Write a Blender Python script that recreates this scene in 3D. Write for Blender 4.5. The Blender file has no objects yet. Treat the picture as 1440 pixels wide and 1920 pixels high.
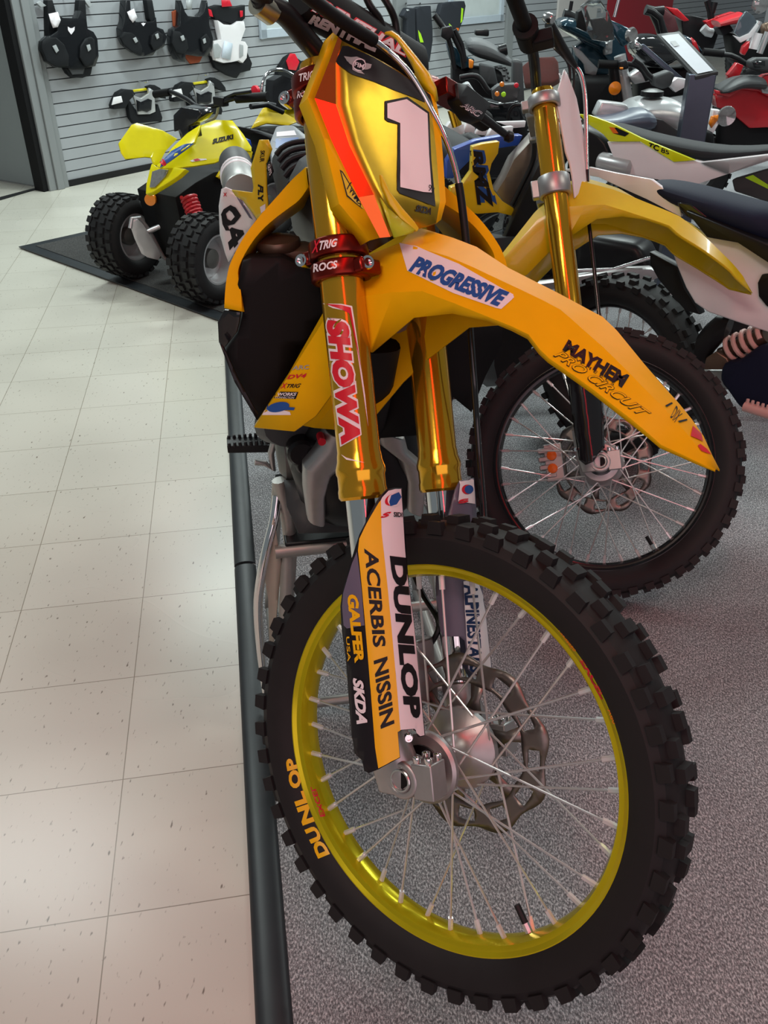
import bpy, bmesh, math, random
import numpy as np
from mathutils import Vector, Matrix
from mathutils.bvhtree import BVHTree
random.seed(7)
SC = bpy.context.scene
COL = SC.collection
PI = math.pi
# ------------------------------------------------------------------ camera
CAM_F, CAM_PITCH, CAM_ROLL, CAM_H = 1642.155, 0.560783, -0.012663, 1.397
cam_d = bpy.data.cameras.new('camera')
cam_d.sensor_fit = 'VERTICAL'; cam_d.sensor_height = 24.0
cam_d.lens = CAM_F / 1920.0 * 24.0
cam_d.clip_start = 0.05; cam_d.clip_end = 100
cam = bpy.data.objects.new('camera', cam_d); COL.objects.link(cam)
_cp, _sp = math.cos(CAM_PITCH), math.sin(CAM_PITCH)
_F = np.array([0, _cp, -_sp]); _R0 = np.array([1.0, 0, 0]); _U0 = np.array([0, _sp, _cp])
_R = math.cos(CAM_ROLL) * _R0 + math.sin(CAM_ROLL) * _U0
_U = -math.sin(CAM_ROLL) * _R0 + math.cos(CAM_ROLL) * _U0
C0 = np.array([0, 0, CAM_H])
cam.matrix_world = Matrix(((_R[0], _U[0], -_F[0], 0), (_R[1], _U[1], -_F[1], 0), (_R[2], _U[2], -_F[2], CAM_H), (0, 0, 0, 1)))
SC.camera = cam
# ------------------------------------------------------------------ view and lights
SC.view_settings.view_transform = 'Standard'; SC.view_settings.look = 'None'
SC.view_settings.gamma = 1.0; SC.view_settings.use_curve_mapping = False
SC.view_settings.exposure = 0.07
world = bpy.data.worlds.new('world'); SC.world = world; world.use_nodes = True
world.node_tree.nodes['Background'].inputs[0].default_value = (0.82, 0.92, 0.95, 1)
world.node_tree.nodes['Background'].inputs[1].default_value = 0.17
def area(name, loc, target, sx, sy, power, color):
    d = bpy.data.lights.new(name, 'AREA'); d.shape = 'RECTANGLE'; d.size = sx; d.size_y = sy
    d.energy = power; d.color = color
    o = bpy.data.objects.new(name, d); COL.objects.link(o); o.location = loc
    o.rotation_euler = (Vector(target) - Vector(loc)).to_track_quat('-Z', 'Y').to_euler()
    return o
COOL = (0.88, 1.0, 0.97)
for i, (x, y, pw) in enumerate([(-2.2, 3.4, 50), (0.8, 4.2, 45), (-1.2, 6.2, 75), (2.0, 7.4, 80), (3.6, 5.0, 55), (0.6, 9.2, 80), (4.4, 9.6, 70)]):
    area('ceiling_lamp_light', (x, y, 3.3), (x, y, 0), 1.2, 0.3, pw, COOL)
area('ceiling_lamp_light', (-0.9, -0.6, 3.2), (0.3, 1.4, 0.3), 1.2, 0.3, 24, (1.0, 0.80, 0.68))
area('pink_key_light', (1.2, -3.2, 1.7), (0.6, 1.6, 0.7), 5.0, 2.4, 40, (1.0, 0.70, 0.76))  # added pink key behind the camera; no known window, sized to soften sheen
area('ceiling_lamp_light', (2.66, 1.44, 3.2), (1.2, 1.3, 0.6), 0.35, 0.5, 12, (1.0, 0.92, 0.80))
area('red_strip_light', (0.40, -0.5, 2.8), (0.40, -0.49, 0), 0.22, 4.6, 22, (1.0, 0.012, 0.03))
# ------------------------------------------------------------------ frames: true positions from the measured camera
def px_ray(x, y):
    d = _F + (x - 720.0) / CAM_F * _R - (y - 960.0) / CAM_F * _U
    return d / np.linalg.norm(d)
KS = 1.0                                            # size of the machine being built (1 = full size)
class Frame:
    def __init__(s, o, M, k=1.0):
        s.o = np.array(o, float); s.B = np.array(M, float).T*k; s.M = np.array(M, float)/k; s.c = s.M @ (C0 - s.o)
    def w(s, p): return s.o + s.B @ np.asarray(p, float)
    def l(s, X): return s.M @ (np.asarray(X, float) - s.o)
    def d(s, v): return s.B @ np.asarray(v, float)
    def at(s, x, y, ax, val):
        d = s.M @ px_ray(x, y); return s.c + (val - s.c[ax]) / d[ax] * d
    def cyl(s, x, y, a0, w0, R):
        d = s.M @ px_ray(x, y); o = s.c - np.array([a0, 0, w0])
        A = d[0]**2 + d[2]**2; B = o[0]*d[0] + o[2]*d[2]; Q = o[0]**2 + o[2]**2 - R*R
        D = max(B*B - A*Q, 0.0); return s.c + (-B - math.sqrt(D)) / A * d
W = Frame((0, 0, 0), np.eye(3))
# ------------------------------------------------------------------ materials
def srgb(r, g, b):
    f = lambda c: (c/255/12.92) if c/255 <= 0.04045 else ((c/255 + 0.055)/1.055)**2.4
    return (f(r), f(g), f(b), 1)
MATS = {}
def mat(name, col, rough=0.5, metal=0.0, noise=0.06, scale=40, coat=0.0, bump=0.0, spec=0.5, trans=0.0, emit=0.0, ior=1.45, alpha=1.0):
    if name in MATS: return MATS[name]
    m = bpy.data.materials.new(name); m.use_nodes = True; MATS[name] = m
    nt = m.node_tree; b = nt.nodes['Principled BSDF']
    b.inputs['Roughness'].default_value = rough; b.inputs['Metallic'].default_value = metal
    b.inputs['Coat Weight'].default_value = coat; b.inputs['Coat Roughness'].default_value = 0.08
    b.inputs['Specular IOR Level'].default_value = spec; b.inputs['Transmission Weight'].default_value = trans
    b.inputs['IOR'].default_value = ior; b.inputs['Alpha'].default_value = alpha
    tc = nt.nodes.new('ShaderNodeTexCoord'); nz = nt.nodes.new('ShaderNodeTexNoise')
    nz.inputs['Scale'].default_value = scale; nz.inputs['Detail'].default_value = 3
    nt.links.new(tc.outputs['Object'], nz.inputs['Vector'])
    mx = nt.nodes.new('ShaderNodeMix'); mx.data_type = 'RGBA'
    mx.inputs[6].default_value = tuple(c*(1-noise) for c in col[:3]) + (1,)
    mx.inputs[7].default_value = tuple(min(1, c*(1+noise)) for c in col[:3]) + (1,)
    nt.links.new(nz.outputs['Fac'], mx.inputs[0]); nt.links.new(mx.outputs[2], b.inputs['Base Color'])
    if emit:
        b.inputs['Emission Color'].default_value = col; b.inputs['Emission Strength'].default_value = emit
    if bump:
        bp = nt.nodes.new('ShaderNodeBump'); bp.inputs['Strength'].default_value = bump; bp.inputs['Distance'].default_value = 0.002
        nt.links.new(nz.outputs['Fac'], bp.inputs['Height']); nt.links.new(bp.outputs[0], b.inputs['Normal'])
    return m
YEL = mat('orange_yellow_plastic', (0.82, 0.46, 0.004, 1), 0.40, spec=0.07)
YEL2 = mat('yellow_plastic', (0.72, 0.52, 0.008, 1), 0.30, coat=0.3)
LEM = mat('lemon_plastic', (0.83, 0.74, 0.0, 1), 0.25, coat=0.3)
GOLD = mat('gold_anodised', (0.76, 0.42, 0.03, 1), 0.14, 0.85, 0.03)
RIMG = mat('gold_rim', (0.60, 0.52, 0.006, 1), 0.22, 0.6, 0.05)
PLG = mat('gold_foil', (0.56, 0.365, 0.03, 1), 0.33, 0.9, 0.08, 90)
CHR = mat('chrome', (0.80, 0.81, 0.82, 1), 0.08, 1.0, 0.02)
STEEL = mat('steel', (0.62, 0.62, 0.62, 1), 0.22, 1.0, 0.05)
ALU = mat('cast_aluminium', (0.46, 0.45, 0.45, 1), 0.42, 0.9, 0.1, 60)
ALUD = mat('dark_cast_aluminium', (0.16, 0.16, 0.15, 1), 0.5, 0.7, 0.1, 60)
DISC = mat('worn_disc_steel', (0.22, 0.195, 0.18, 1), 0.38, 0.9, 0.1)
NIP = mat('bright_nipple', (0.80, 0.80, 0.80, 1), 0.25, 0.45, 0.02)
WIRE = mat('spoke_wire', (0.70, 0.69, 0.68, 1), 0.28, 0.75, 0.02)
BRZ = mat('bronze_magnesium', (0.16, 0.11, 0.08, 1), 0.38, 0.7, 0.1, 50)
REDA = mat('red_anodised', (0.20, 0.018, 0.012, 1), 0.28, 0.9, 0.05)
BLK = mat('black_plastic', (0.009, 0.009, 0.0105, 1), 0.36, spec=0.35)
BLKM = mat('matt_black', (0.005, 0.005, 0.006, 1), 0.6, spec=0.25)
BLKG = mat('gloss_black', (0.010, 0.011, 0.013, 1), 0.12, coat=0.4)
RUB = mat('tyre_rubber', (0.013, 0.0125, 0.0135, 1), 0.6, 0, 0.18, 30, bump=0.1, spec=0.35)
RUB2 = mat('strip_rubber', (0.022, 0.026, 0.030, 1), 0.42, 0, 0.25, 25, bump=0.1)
SEAT = mat('seat_vinyl', (0.013, 0.014, 0.017, 1), 0.6, spec=0.25, bump=0.12, scale=300)
NAVY = mat('navy_seat', (0.009, 0.013, 0.034, 1), 0.65, spec=0.2, bump=0.12, scale=300)
WHT = mat('white_plastic', (0.80, 0.78, 0.80, 1), 0.28, coat=0.2, noise=0.02)
LWHT = mat('sticker_white', (0.84, 0.80, 0.84, 1), 0.35, noise=0.01)
PURP = mat('sticker_slate', (0.13, 0.12, 0.18, 1), 0.35)
SYEL = mat('sticker_yellow', (0.90, 0.50, 0.0, 1), 0.30, noise=0.02)
LBLK = mat('sticker_black', (0.010, 0.009, 0.012, 1), 0.45, spec=0.3)
LBLU = mat('sticker_blue', (0.018, 0.085, 0.33, 1), 0.35)
LNAV = mat('sticker_navy', (0.012, 0.03, 0.10, 1), 0.35)
LRED = mat('sticker_red', (0.62, 0.012, 0.03, 1), 0.35)
LORG = mat('sticker_orange', (0.80, 0.16, 0.01, 1), 0.35)
LGRN = mat('sticker_green', (0.40, 0.75, 0.02, 1), 0.4)
GREY = mat('grey_plastic', (0.36, 0.38, 0.39, 1), 0.4)
GREYD = mat('dark_grey_plastic', (0.050, 0.053, 0.056, 1), 0.5, spec=0.35)
SILV = mat('silver_paint', (0.50, 0.51, 0.52, 1), 0.3, 0.5)
REDP = mat('red_plastic', (0.50, 0.010, 0.018, 1), 0.3, coat=0.3)
REDC = mat('red_spring', (0.42, 0.012, 0.02, 1), 0.4)
TEAL = mat('teal_paint', (0.012, 0.045, 0.070, 1), 0.15, 0.3, coat=0.5)
BLUE = mat('blue_plastic', (0.012, 0.065, 0.42, 1), 0.3, coat=0.2)
AMB = mat('amber_lens', (0.80, 0.22, 0.01, 1), 0.2, coat=0.5)
GLS = mat('clear_screen', (0.85, 0.9, 0.9, 1), 0.03, trans=0.95, noise=0.0, ior=1.15)
LAMP = mat('headlamp_lens', (0.36, 0.36, 0.36, 1), 0.08, 0.6, 0.3, 80)
PINKS = mat('pink_spring', (0.62, 0.40, 0.36, 1), 0.4)
FOAM = mat('brown_foam', (0.16, 0.09, 0.085, 1), 0.85, bump=0.2, scale=200)
# ------------------------------------------------------------------ mesh helpers
def tagt(o, label, cat, group=None):
    o['label'] = label; o['category'] = cat
    if group: o['group'] = group
    return o
def thing(name, loc, label, cat, group=None, rz=0):
    o = bpy.data.objects.new(name, None); COL.objects.link(o); o.location = tuple(loc)
    o.rotation_euler = (0, 0, rz); o.empty_display_size = 0.1
    return tagt(o, label, cat, group)
def wmat(o):
    m = Matrix.LocRotScale(o.location, o.rotation_euler, None)
    return (wmat(o.parent) @ o.matrix_parent_inverse @ m) if o.parent else m
def mk(name, V, F, mats, parent=None, mi=None, ang=38, bevel=0, thick=0, toff=0, sub=0, seg=2):
    V = [tuple(map(float, v)) for v in V]
    c = Vector(np.mean(np.array(V), axis=0)) if V else Vector((0, 0, 0))
    me = bpy.data.meshes.new(name)
    me.from_pydata([tuple(Vector(v) - c) for v in V], [], [tuple(f) for f in F])
    me.validate()
    if not isinstance(mats, (list, tuple)): mats = [mats]
    for m in mats: me.materials.append(m)
    if mi is not None and len(mi) == len(me.polygons): me.polygons.foreach_set('material_index', mi)
    me.polygons.foreach_set('use_smooth', [True]*len(me.polygons))
    bm = bmesh.new(); bm.from_mesh(me)
    bmesh.ops.remove_doubles(bm, verts=bm.verts, dist=1e-6)
    bmesh.ops.recalc_face_normals(bm, faces=bm.faces)
    bm.to_mesh(me); bm.free()
    me.set_sharp_from_angle(angle=math.radians(ang))
    o = bpy.data.objects.new(name, me); COL.objects.link(o); o.location = c
    if parent is not None:
        o.parent = parent; o.matrix_parent_inverse = wmat(parent).inverted()
    if thick:
        s = o.modifiers.new('thickness', 'SOLIDIFY'); s.thickness = thick; s.offset = toff
    if bevel:
        b = o.modifiers.new('bevel', 'BEVEL'); b.width = bevel; b.segments = seg; b.limit_method = 'ANGLE'; b.angle_limit = math.radians(35)
    if sub:
        s = o.modifiers.new('subdivision', 'SUBSURF'); s.levels = sub; s.render_levels = sub
    return o
class G:
    """collects shapes; one G becomes one mesh object"""
    def __init__(s): s.V = []; s.F = []; s.m = []
    def add(s, V, F, m=0):
        n = len(s.V); s.V += [np.asarray(v, float) for v in V]; s.F += [tuple(i+n for i in f) for f in F]; s.m += [m]*len(F); return s
    def tube(s, P, r, seg=12, m=0, cap=True, closed=False):
        P = [np.asarray(p, float) for p in P]; n = len(P)
        R = r if isinstance(r, (list, tuple)) else [r]*n
        T = []
        for i in range(n):
            a = P[(i-1) % n] if closed else P[max(i-1, 0)]
            b = P[(i+1) % n] if closed else P[min(i+1, n-1)]
            t = b - a; L = np.linalg.norm(t); T.append(t/L if L > 1e-9 else np.array([0, 0, 1.0]))
        ref = np.array([0, 0, 1.0]) if abs(T[0][2]) < 0.9 else np.array([1.0, 0, 0])
        x = np.cross(ref, T[0]); x /= np.linalg.norm(x)
        V = []; 
        for i in range(n):
            x = x - T[i]*(x @ T[i]); x /= np.linalg.norm(x); y = np.cross(T[i], x)
            for k in range(seg):
                a = 2*PI*k/seg; V.append(P[i] + KS*R[i]*(math.cos(a)*x + math.sin(a)*y))
        F = []
        for i in range(n if closed else n-1):
            j = (i+1) % n
            for k in range(seg):
                q = (k+1) % seg; F.append((i*seg+k, i*seg+q, j*seg+q, j*seg+k))
        if cap and not closed:
            F.append(tuple(range(seg))[::-1]); F.append(tuple((n-1)*seg+k for k in range(seg)))
        return s.add(V, F, m)
    def lathe(s, prof, o, ax, seg=32, m=0, closed=False, ref=None):
        """prof: (radius, height along axis)"""
        o = np.asarray(o, float); ax = np.asarray(ax, float); ax = ax/np.linalg.norm(ax)
        if ref is None: ref = np.array([0, 0, 1.0]) if abs(ax[2]) < 0.9 else np.array([1.0, 0, 0])
        x = np.cross(ref, ax); x /= np.linalg.norm(x); y = np.cross(ax, x)
        n = len(prof); V = []
        for (r, h) in prof:
            for k in range(seg):
                a = 2*PI*k/seg; V.append(o + KS*ax*h + KS*r*(math.cos(a)*x + math.sin(a)*y))
        F = []
        for i in range(n if closed else n-1):
            j = (i+1) % n
            for k in range(seg):
                q = (k+1) % seg; F.append((i*seg+k, i*seg+q, j*seg+q, j*seg+k))
        if not closed:
            if prof[0][0] > 1e-6: F.append(tuple(range(seg))[::-1])
            if prof[-1][0] > 1e-6: F.append(tuple((n-1)*seg+k for k in range(seg)))
        return s.add(V, F, m)
    def box(s, c, x, y, z, m=0, taper=1.0):
        """c centre; x,y,z half-axis vectors; taper scales x,y at +z"""
        c, x, y, z = (np.asarray(q, float) for q in (c, x, y, z))
        V = []
        for k, t in ((-1, 1), (1, taper)):
            for (i, j) in ((-1, -1), (1, -1), (1, 1), (-1, 1)): V.append(c + i*x*t + j*y*t + k*z)
        return s.add(V, [(3, 2, 1, 0), (4, 5, 6, 7), (0, 1, 5, 4), (1, 2, 6, 5), (2, 3, 7, 6), (3, 0, 4, 7)], m)
    def prism(s, P, d, m=0):
        """polygon P (3D points) extruded by vector d"""
        P = [np.asarray(p, float) for p in P]; d = np.asarray(d, float); n = len(P)
        return s.add(P + [p + d for p in P], [tuple(range(n))[::-1], tuple(n+i for i in range(n))] + [(i, (i+1) % n, n+(i+1) % n, n+i) for i in range(n)], m)
    def loft(s, rings, m=0, cap=True, closed=True):
        n = len(rings[0]); V = [p for r in rings for p in r]; F = []
        for i in range(len(rings)-1):
            for k in range(n if closed else n-1):
                q = (k+1) % n; F.append((i*n+k, i*n+q, (i+1)*n+q, (i+1)*n+k))
        if cap and closed:
            F.append(tuple(range(n))[::-1]); F.append(tuple((len(rings)-1)*n+k for k in range(n)))
        return s.add(V, F, m)
    def obj(s, name, mats, parent=None, **k):
        return mk(name, s.V, s.F, mats, parent, mi=s.m, **k)
def tube(name, P, r, m, parent, seg=12, **k): return G().tube(P, r, seg).obj(name, m, parent, **k)
def smooth(P, n=6):
    """Catmull-Rom through points"""
    P = [np.asarray(p, float) for p in P]; Q = [2*P[0]-P[1]] + P + [2*P[-1]-P[-2]]; out = []
    for i in range(1, len(Q)-2):
        for k in range(n):
            t = k/n; a, b, c, d = Q[i-1:i+3]
            out.append(0.5*((2*b) + (-a+c)*t + (2*a-5*b+4*c-d)*t*t + (-a+3*b-3*c+d)*t**3))
    return out + [P[-1]]
def ellipse_ring(c, x, y, n=16, sq=2.0):
    """superellipse ring"""
    R = []
    for k in range(n):
        a = 2*PI*k/n; ca, sa = math.cos(a), math.sin(a)
        R.append(np.asarray(c) + np.asarray(x)*math.copysign(abs(ca)**(2/sq), ca) + np.asarray(y)*math.copysign(abs(sa)**(2/sq), sa))
    return R
# ------------------------------------------------------------------ lettering and stickers laid on real surfaces
_TX = {}
def glyphs(text, bold=0.0, shear=0.0, space=1.0, outline=0):
    key = (text, bold, shear, space)
    if key in _TX: return _TX[key]
    cu = bpy.data.curves.new('txt', 'FONT'); cu.body = text; cu.offset = bold; cu.shear = shear; cu.space_character = space
    cu.resolution_u = 3
    o = bpy.data.objects.new('txt', cu); COL.objects.link(o)
    bpy.context.view_layer.update()
    dg = bpy.context.evaluated_depsgraph_get(); me = o.evaluated_get(dg).to_mesh()
    V = [(v.co.x, v.co.y) for v in me.vertices]; F = [tuple(p.vertices) for p in me.polygons]
    o.evaluated_get(dg).to_mesh_clear(); bpy.data.objects.remove(o); bpy.data.curves.remove(cu)
    xs = [v[0] for v in V]; ys = [v[1] for v in V]; x0, x1, y0, y1 = min(xs), max(xs), min(ys), max(ys)
    V = [((x-x0)/(x1-x0), (y-y0)/(y1-y0)) for x, y in V]
    _TX[key] = (V, F); return V, F
def sliced(V, F, nx, ny):
    bm = bmesh.new(); vs = [bm.verts.new((x, y, 0)) for x, y in V]
    for f in F:
        try: bm.faces.new([vs[i] for i in f])
        except ValueError: pass
    bm.normal_update(); bmesh.ops.triangulate(bm, faces=bm.faces[:])
    xs = [v[0] for v in V]; ys = [v[1] for v in V]
    for n, lo, hi, ax in ((nx, min(xs), max(xs), 0), (ny, min(ys), max(ys), 1)):
        for k in range(1, n):
            co = [0, 0, 0]; no = [0, 0, 0]; co[ax] = lo + (hi-lo)*k/n; no[ax] = 1
            bmesh.ops.bisect_plane(bm, geom=bm.verts[:]+bm.edges[:]+bm.faces[:], plane_co=co, plane_no=no, dist=1e-7)
    bm.verts.index_update(); V2 = [(v.co.x, v.co.y) for v in bm.verts]; F2 = [tuple(v.index for v in f.verts) for f in bm.faces]
    bm.free(); return V2, F2
_BV = {}
def bvh(o):
    if o.name not in _BV:
        bpy.context.view_layer.update()
        t = BVHTree.FromObject(o, bpy.context.evaluated_depsgraph_get())
        _BV[o.name] = (t, wmat(o))
    return _BV[o.name]
def project(part, px, eps):
    t, m = bvh(part); mi = m.inverted(); d = px_ray(*px)
    o2 = mi @ Vector(C0); d2 = (mi.to_3x3() @ Vector(d)).normalized()
    loc, nor, idx, dist = t.ray_cast(o2, d2)
    if loc is None: return None
    if nor.dot(d2) > 0: nor = -nor
    return m @ (loc + nor*eps)
def quadmap(q):
    (ax, ay), (bx, by), (cx, cy), (dx, dy) = q      # text corners: bottom-left, bottom-right, top-right, top-left
    return lambda u, v: ((1-u)*(1-v)*ax + u*(1-v)*bx + u*v*cx + (1-u)*v*dx, (1-u)*(1-v)*ay + u*(1-v)*by + u*v*cy + (1-u)*v*dy)
def laid(part, V, F, eps):
    P = [project(part, p, eps) for p in V]
    F = [f for f in F if all(P[i] is not None for i in f)]
    if not F: return None
    used = sorted({i for f in F for i in f}); ix = {a: k for k, a in enumerate(used)}
    P3 = [P[i] for i in used]; D = [(p - Vector(C0)).length for p in P3]
    F = [tuple(ix[i] for i in f) for f in F]
    F = [f for f in F if max(D[i] for i in f) - min(D[i] for i in f) < max(0.05, 0.035*D[0])]
    return [np.array(p) for p in P3], F
def sticker(part, name, items, parent=None):
    """items: (kind, data..., material, eps) lying on the part's surface; a list of lists makes one sticker each"""
    if items and isinstance(items[0], list):
        for it in items: sticker(part, name, it, parent)
        return None
    g = G(); mats = []
    for it in items:
        if it[0] == 'text':
            _, text, quad, m, eps, opt = it
            V, F = glyphs(text, opt.get('bold', 0), opt.get('shear', 0), opt.get('space', 1.0)); f = quadmap(quad)
            V, F = sliced(V, F, opt.get('nx', 6), opt.get('ny', 4)); V = [f(*v) for v in V]
        else:
            _, poly, m, eps, (nx, ny) = it
            V, F = sliced(poly, [tuple(range(len(poly)))], nx, ny)
        r = laid(part, V, F, eps)
        if r is None: continue
        if m not in mats: mats.append(m)
        g.add(r[0], r[1], mats.index(m))
    if not g.F: print('EMPTY STICKER', name, part.name); return None
    return g.obj(name, mats, parent or part, ang=180)
def T(text, quad, m, eps=0.0010, **opt): return ('text', text, quad, m, eps, opt)
def Pg(poly, m, eps=0.0006, n=(6, 6)): return ('poly', poly, m, eps, n)
def disc(cx, cy, rx, ry, rot=0, n=20):
    c, s = math.cos(rot), math.sin(rot)
    return [(cx + rx*math.cos(2*PI*k/n)*c - ry*math.sin(2*PI*k/n)*s, cy + rx*math.cos(2*PI*k/n)*s + ry*math.sin(2*PI*k/n)*c) for k in range(n)]
def patch(name, poly, surf, mats, parent, n=(10, 10), thick=0.003, toff=0, bevel=0, sub=0):
    """a shell whose outline lies on the given real surface"""
    V, F = sliced(poly, [tuple(range(len(poly)))], *n)
    return mk(name, [surf(*v) for v in V], F, mats, parent, thick=thick, toff=toff, bevel=bevel, sub=sub)
# ------------------------------------------------------------------ the room
def floor_material():
    m = bpy.data.materials.new('vinyl_tiles'); m.use_nodes = True; nt = m.node_tree; N = nt.nodes; L = nt.links
    b = N['Principled BSDF']
    tc = N.new('ShaderNodeTexCoord'); mp = N.new('ShaderNodeMapping'); mp.vector_type = 'TEXTURE'
    mp.inputs['Location'].default_value = (-1.2174, 3.129, 0); mp.inputs['Rotation'].default_value = (0, 0, 0.158)
    mp.inputs['Scale'].default_value = (0.3048, 0.3048, 0.3048)
    L.new(tc.outputs['Object'], mp.inputs['Vector'])
    br = N.new('ShaderNodeTexBrick'); br.offset = 0; br.inputs['Scale'].default_value = 1
    br.inputs['Brick Width'].default_value = 1; br.inputs['Row Height'].default_value = 1
    br.inputs['Mortar Size'].default_value = 0.0035; br.inputs['Mortar Smooth'].default_value = 0.1; br.inputs['Bias'].default_value = 0
    br.inputs['Color1'].default_value = (0.575, 0.555, 0.485, 1); br.inputs['Color2'].default_value = (0.545, 0.525, 0.455, 1)
    br.inputs['Mortar'].default_value = (0.24, 0.21, 0.16, 1)
    L.new(mp.outputs[0], br.inputs['Vector'])
    mp2 = N.new('ShaderNodeMapping'); mp2.inputs['Rotation'].default_value = (0, 0, -0.9); mp2.inputs['Scale'].default_value = (120, 46, 1)
    L.new(tc.outputs['Object'], mp2.inputs['Vector'])
    v = N.new('ShaderNodeTexNoise'); v.inputs['Scale'].default_value = 1.0; v.inputs['Detail'].default_value = 1.5; v.inputs['Roughness'].default_value = 0.6
    L.new(mp2.outputs[0], v.inputs['Vector'])
    r = N.new('ShaderNodeValToRGB'); r.color_ramp.elements[0].position = 0.665; r.color_ramp.elements[1].position = 0.76
    L.new(v.outputs['Fac'], r.inputs[0])
    mx = N.new('ShaderNodeMix'); mx.data_type = 'RGBA'; mx.inputs[7].default_value = (0.17, 0.14, 0.11, 1)
    L.new(r.outputs[0], mx.inputs[0]); L.new(br.outputs['Color'], mx.inputs[6])
    n2 = N.new('ShaderNodeTexNoise'); n2.inputs['Scale'].default_value = 2.0; n2.inputs['Detail'].default_value = 1
    L.new(tc.outputs['Object'], n2.inputs['Vector'])
    r2 = N.new('ShaderNodeMapRange'); r2.inputs[1].default_value = 0.3; r2.inputs[2].default_value = 0.7; r2.inputs[3].default_value = 0.93; r2.inputs[4].default_value = 1.05
    L.new(n2.outputs['Fac'], r2.inputs[0])
    m2 = N.new('ShaderNodeMix'); m2.data_type = 'RGBA'; m2.blend_type = 'MULTIPLY'; m2.inputs[0].default_value = 1
    L.new(mx.outputs[2], m2.inputs[6]); L.new(r2.outputs[0], m2.inputs[7]); L.new(m2.outputs[2], b.inputs['Base Color'])
    rr = N.new('ShaderNodeMapRange'); rr.inputs[3].default_value = 0.24; rr.inputs[4].default_value = 0.32
    L.new(n2.outputs['Fac'], rr.inputs[0]); L.new(rr.outputs[0], b.inputs['Roughness'])
    b.inputs['Specular IOR Level'].default_value = 0.45
    return m
def carpet_material(name, c0, c1, c2, sc=1.0):
    m = bpy.data.materials.new(name); m.use_nodes = True; nt = m.node_tree; N = nt.nodes; L = nt.links
    b = N['Principled BSDF']; tc = N.new('ShaderNodeTexCoord')
    mp = N.new('ShaderNodeMapping'); mp.inputs['Rotation'].default_value = (0, 0, 0.5); mp.inputs['Scale'].default_value = (1.0*sc, 0.55*sc, 1)
    L.new(tc.outputs['Object'], mp.inputs['Vector'])
    n1 = N.new('ShaderNodeTexNoise'); n1.inputs['Scale'].default_value = 330; n1.inputs['Detail'].default_value = 2; n1.inputs['Roughness'].default_value = 0.7
    L.new(mp.outputs[0], n1.inputs['Vector'])
    r = N.new('ShaderNodeValToRGB'); e = r.color_ramp.elements
    e[0].position = 0.36; e[0].color = c0; e[1].position = 0.52; e[1].color = c1; x = e.new(0.64); x.color = c2
    L.new(n1.outputs['Fac'], r.inputs[0])
    n2 = N.new('ShaderNodeTexNoise'); n2.inputs['Scale'].default_value = 2.2; n2.inputs['Detail'].default_value = 3
    L.new(tc.outputs['Object'], n2.inputs['Vector'])
    r2 = N.new('ShaderNodeMapRange'); r2.inputs[1].default_value = 0.3; r2.inputs[2].default_value = 0.7; r2.inputs[3].default_value = 0.85; r2.inputs[4].default_value = 1.12
    L.new(n2.outputs['Fac'], r2.inputs[0])
    m2 = N.new('ShaderNodeMix'); m2.data_type = 'RGBA'; m2.blend_type = 'MULTIPLY'; m2.inputs[0].default_value = 1
    L.new(r.outputs[0], m2.inputs[6]); L.new(r2.outputs[0], m2.inputs[7]); L.new(m2.outputs[2], b.inputs['Base Color'])
    b.inputs['Roughness'].default_value = 0.95; b.inputs['Specular IOR Level'].default_value = 0.15
    bp = N.new('ShaderNodeBump'); bp.inputs['Strength'].default_value = 0.5; bp.inputs['Distance'].default_value = 0.003
    L.new(n1.outputs['Fac'], bp.inputs['Height']); L.new(bp.outputs[0], b.inputs['Normal'])
    return m
def struct(o, kind='structure'): o['kind'] = kind; return o
def flat(name, P, z0, z1, m, **k):
    return G().prism([(p[0], p[1], z0) for p in P], (0, 0, z1-z0)).obj(name, m, None, **k)
struct(flat('floor', [(-7, -2.5), (11, -2.5), (11, 17), (-7, 17)], -0.06, 0.0, floor_material()))
ya = np.array([-0.165, 1.0]); ya = ya/np.linalg.norm(ya); xa = np.array([ya[1], -ya[0]])
S0 = np.array([-0.403, 1.951])                      # a point on the carpet edge, from the tile grid
def se(t, off=0.0): return S0 + ya*t + xa*off
CARPET = carpet_material('carpet_tweed', (0.098, 0.098, 0.104, 1), (0.245, 0.246, 0.256, 1), (0.52, 0.52, 0.535, 1))
cp = flat('carpet', [se(-4.4, .03), se(1.98, .03), se(3.6, 1.65), (3, 12.6), (10.5, 12.6), (10.5, -2.2), (1, -2.2)], 0.0005, 0.006, CARPET)
tagt(cp, 'grey flecked showroom carpet under the motorcycles, right of the rubber edge strip', 'carpet')
def edging(name, t0, t1):
    g = G(); rings = []
    for t in (t0, t1):
        c = se(t, 0.022); R = []
        for k in range(9):
            a = PI*k/8; q = c + xa*(-0.030*math.cos(a)); R.append((q[0], q[1], 0.0008 + 0.016*math.sin(a)**0.8))
        rings.append(R)
    g.loft(rings); return struct(g.obj(name, RUB2))
edging('trim_1', -4.2, -0.012); edging('trim_2', 0.0, 1.86)
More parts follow.
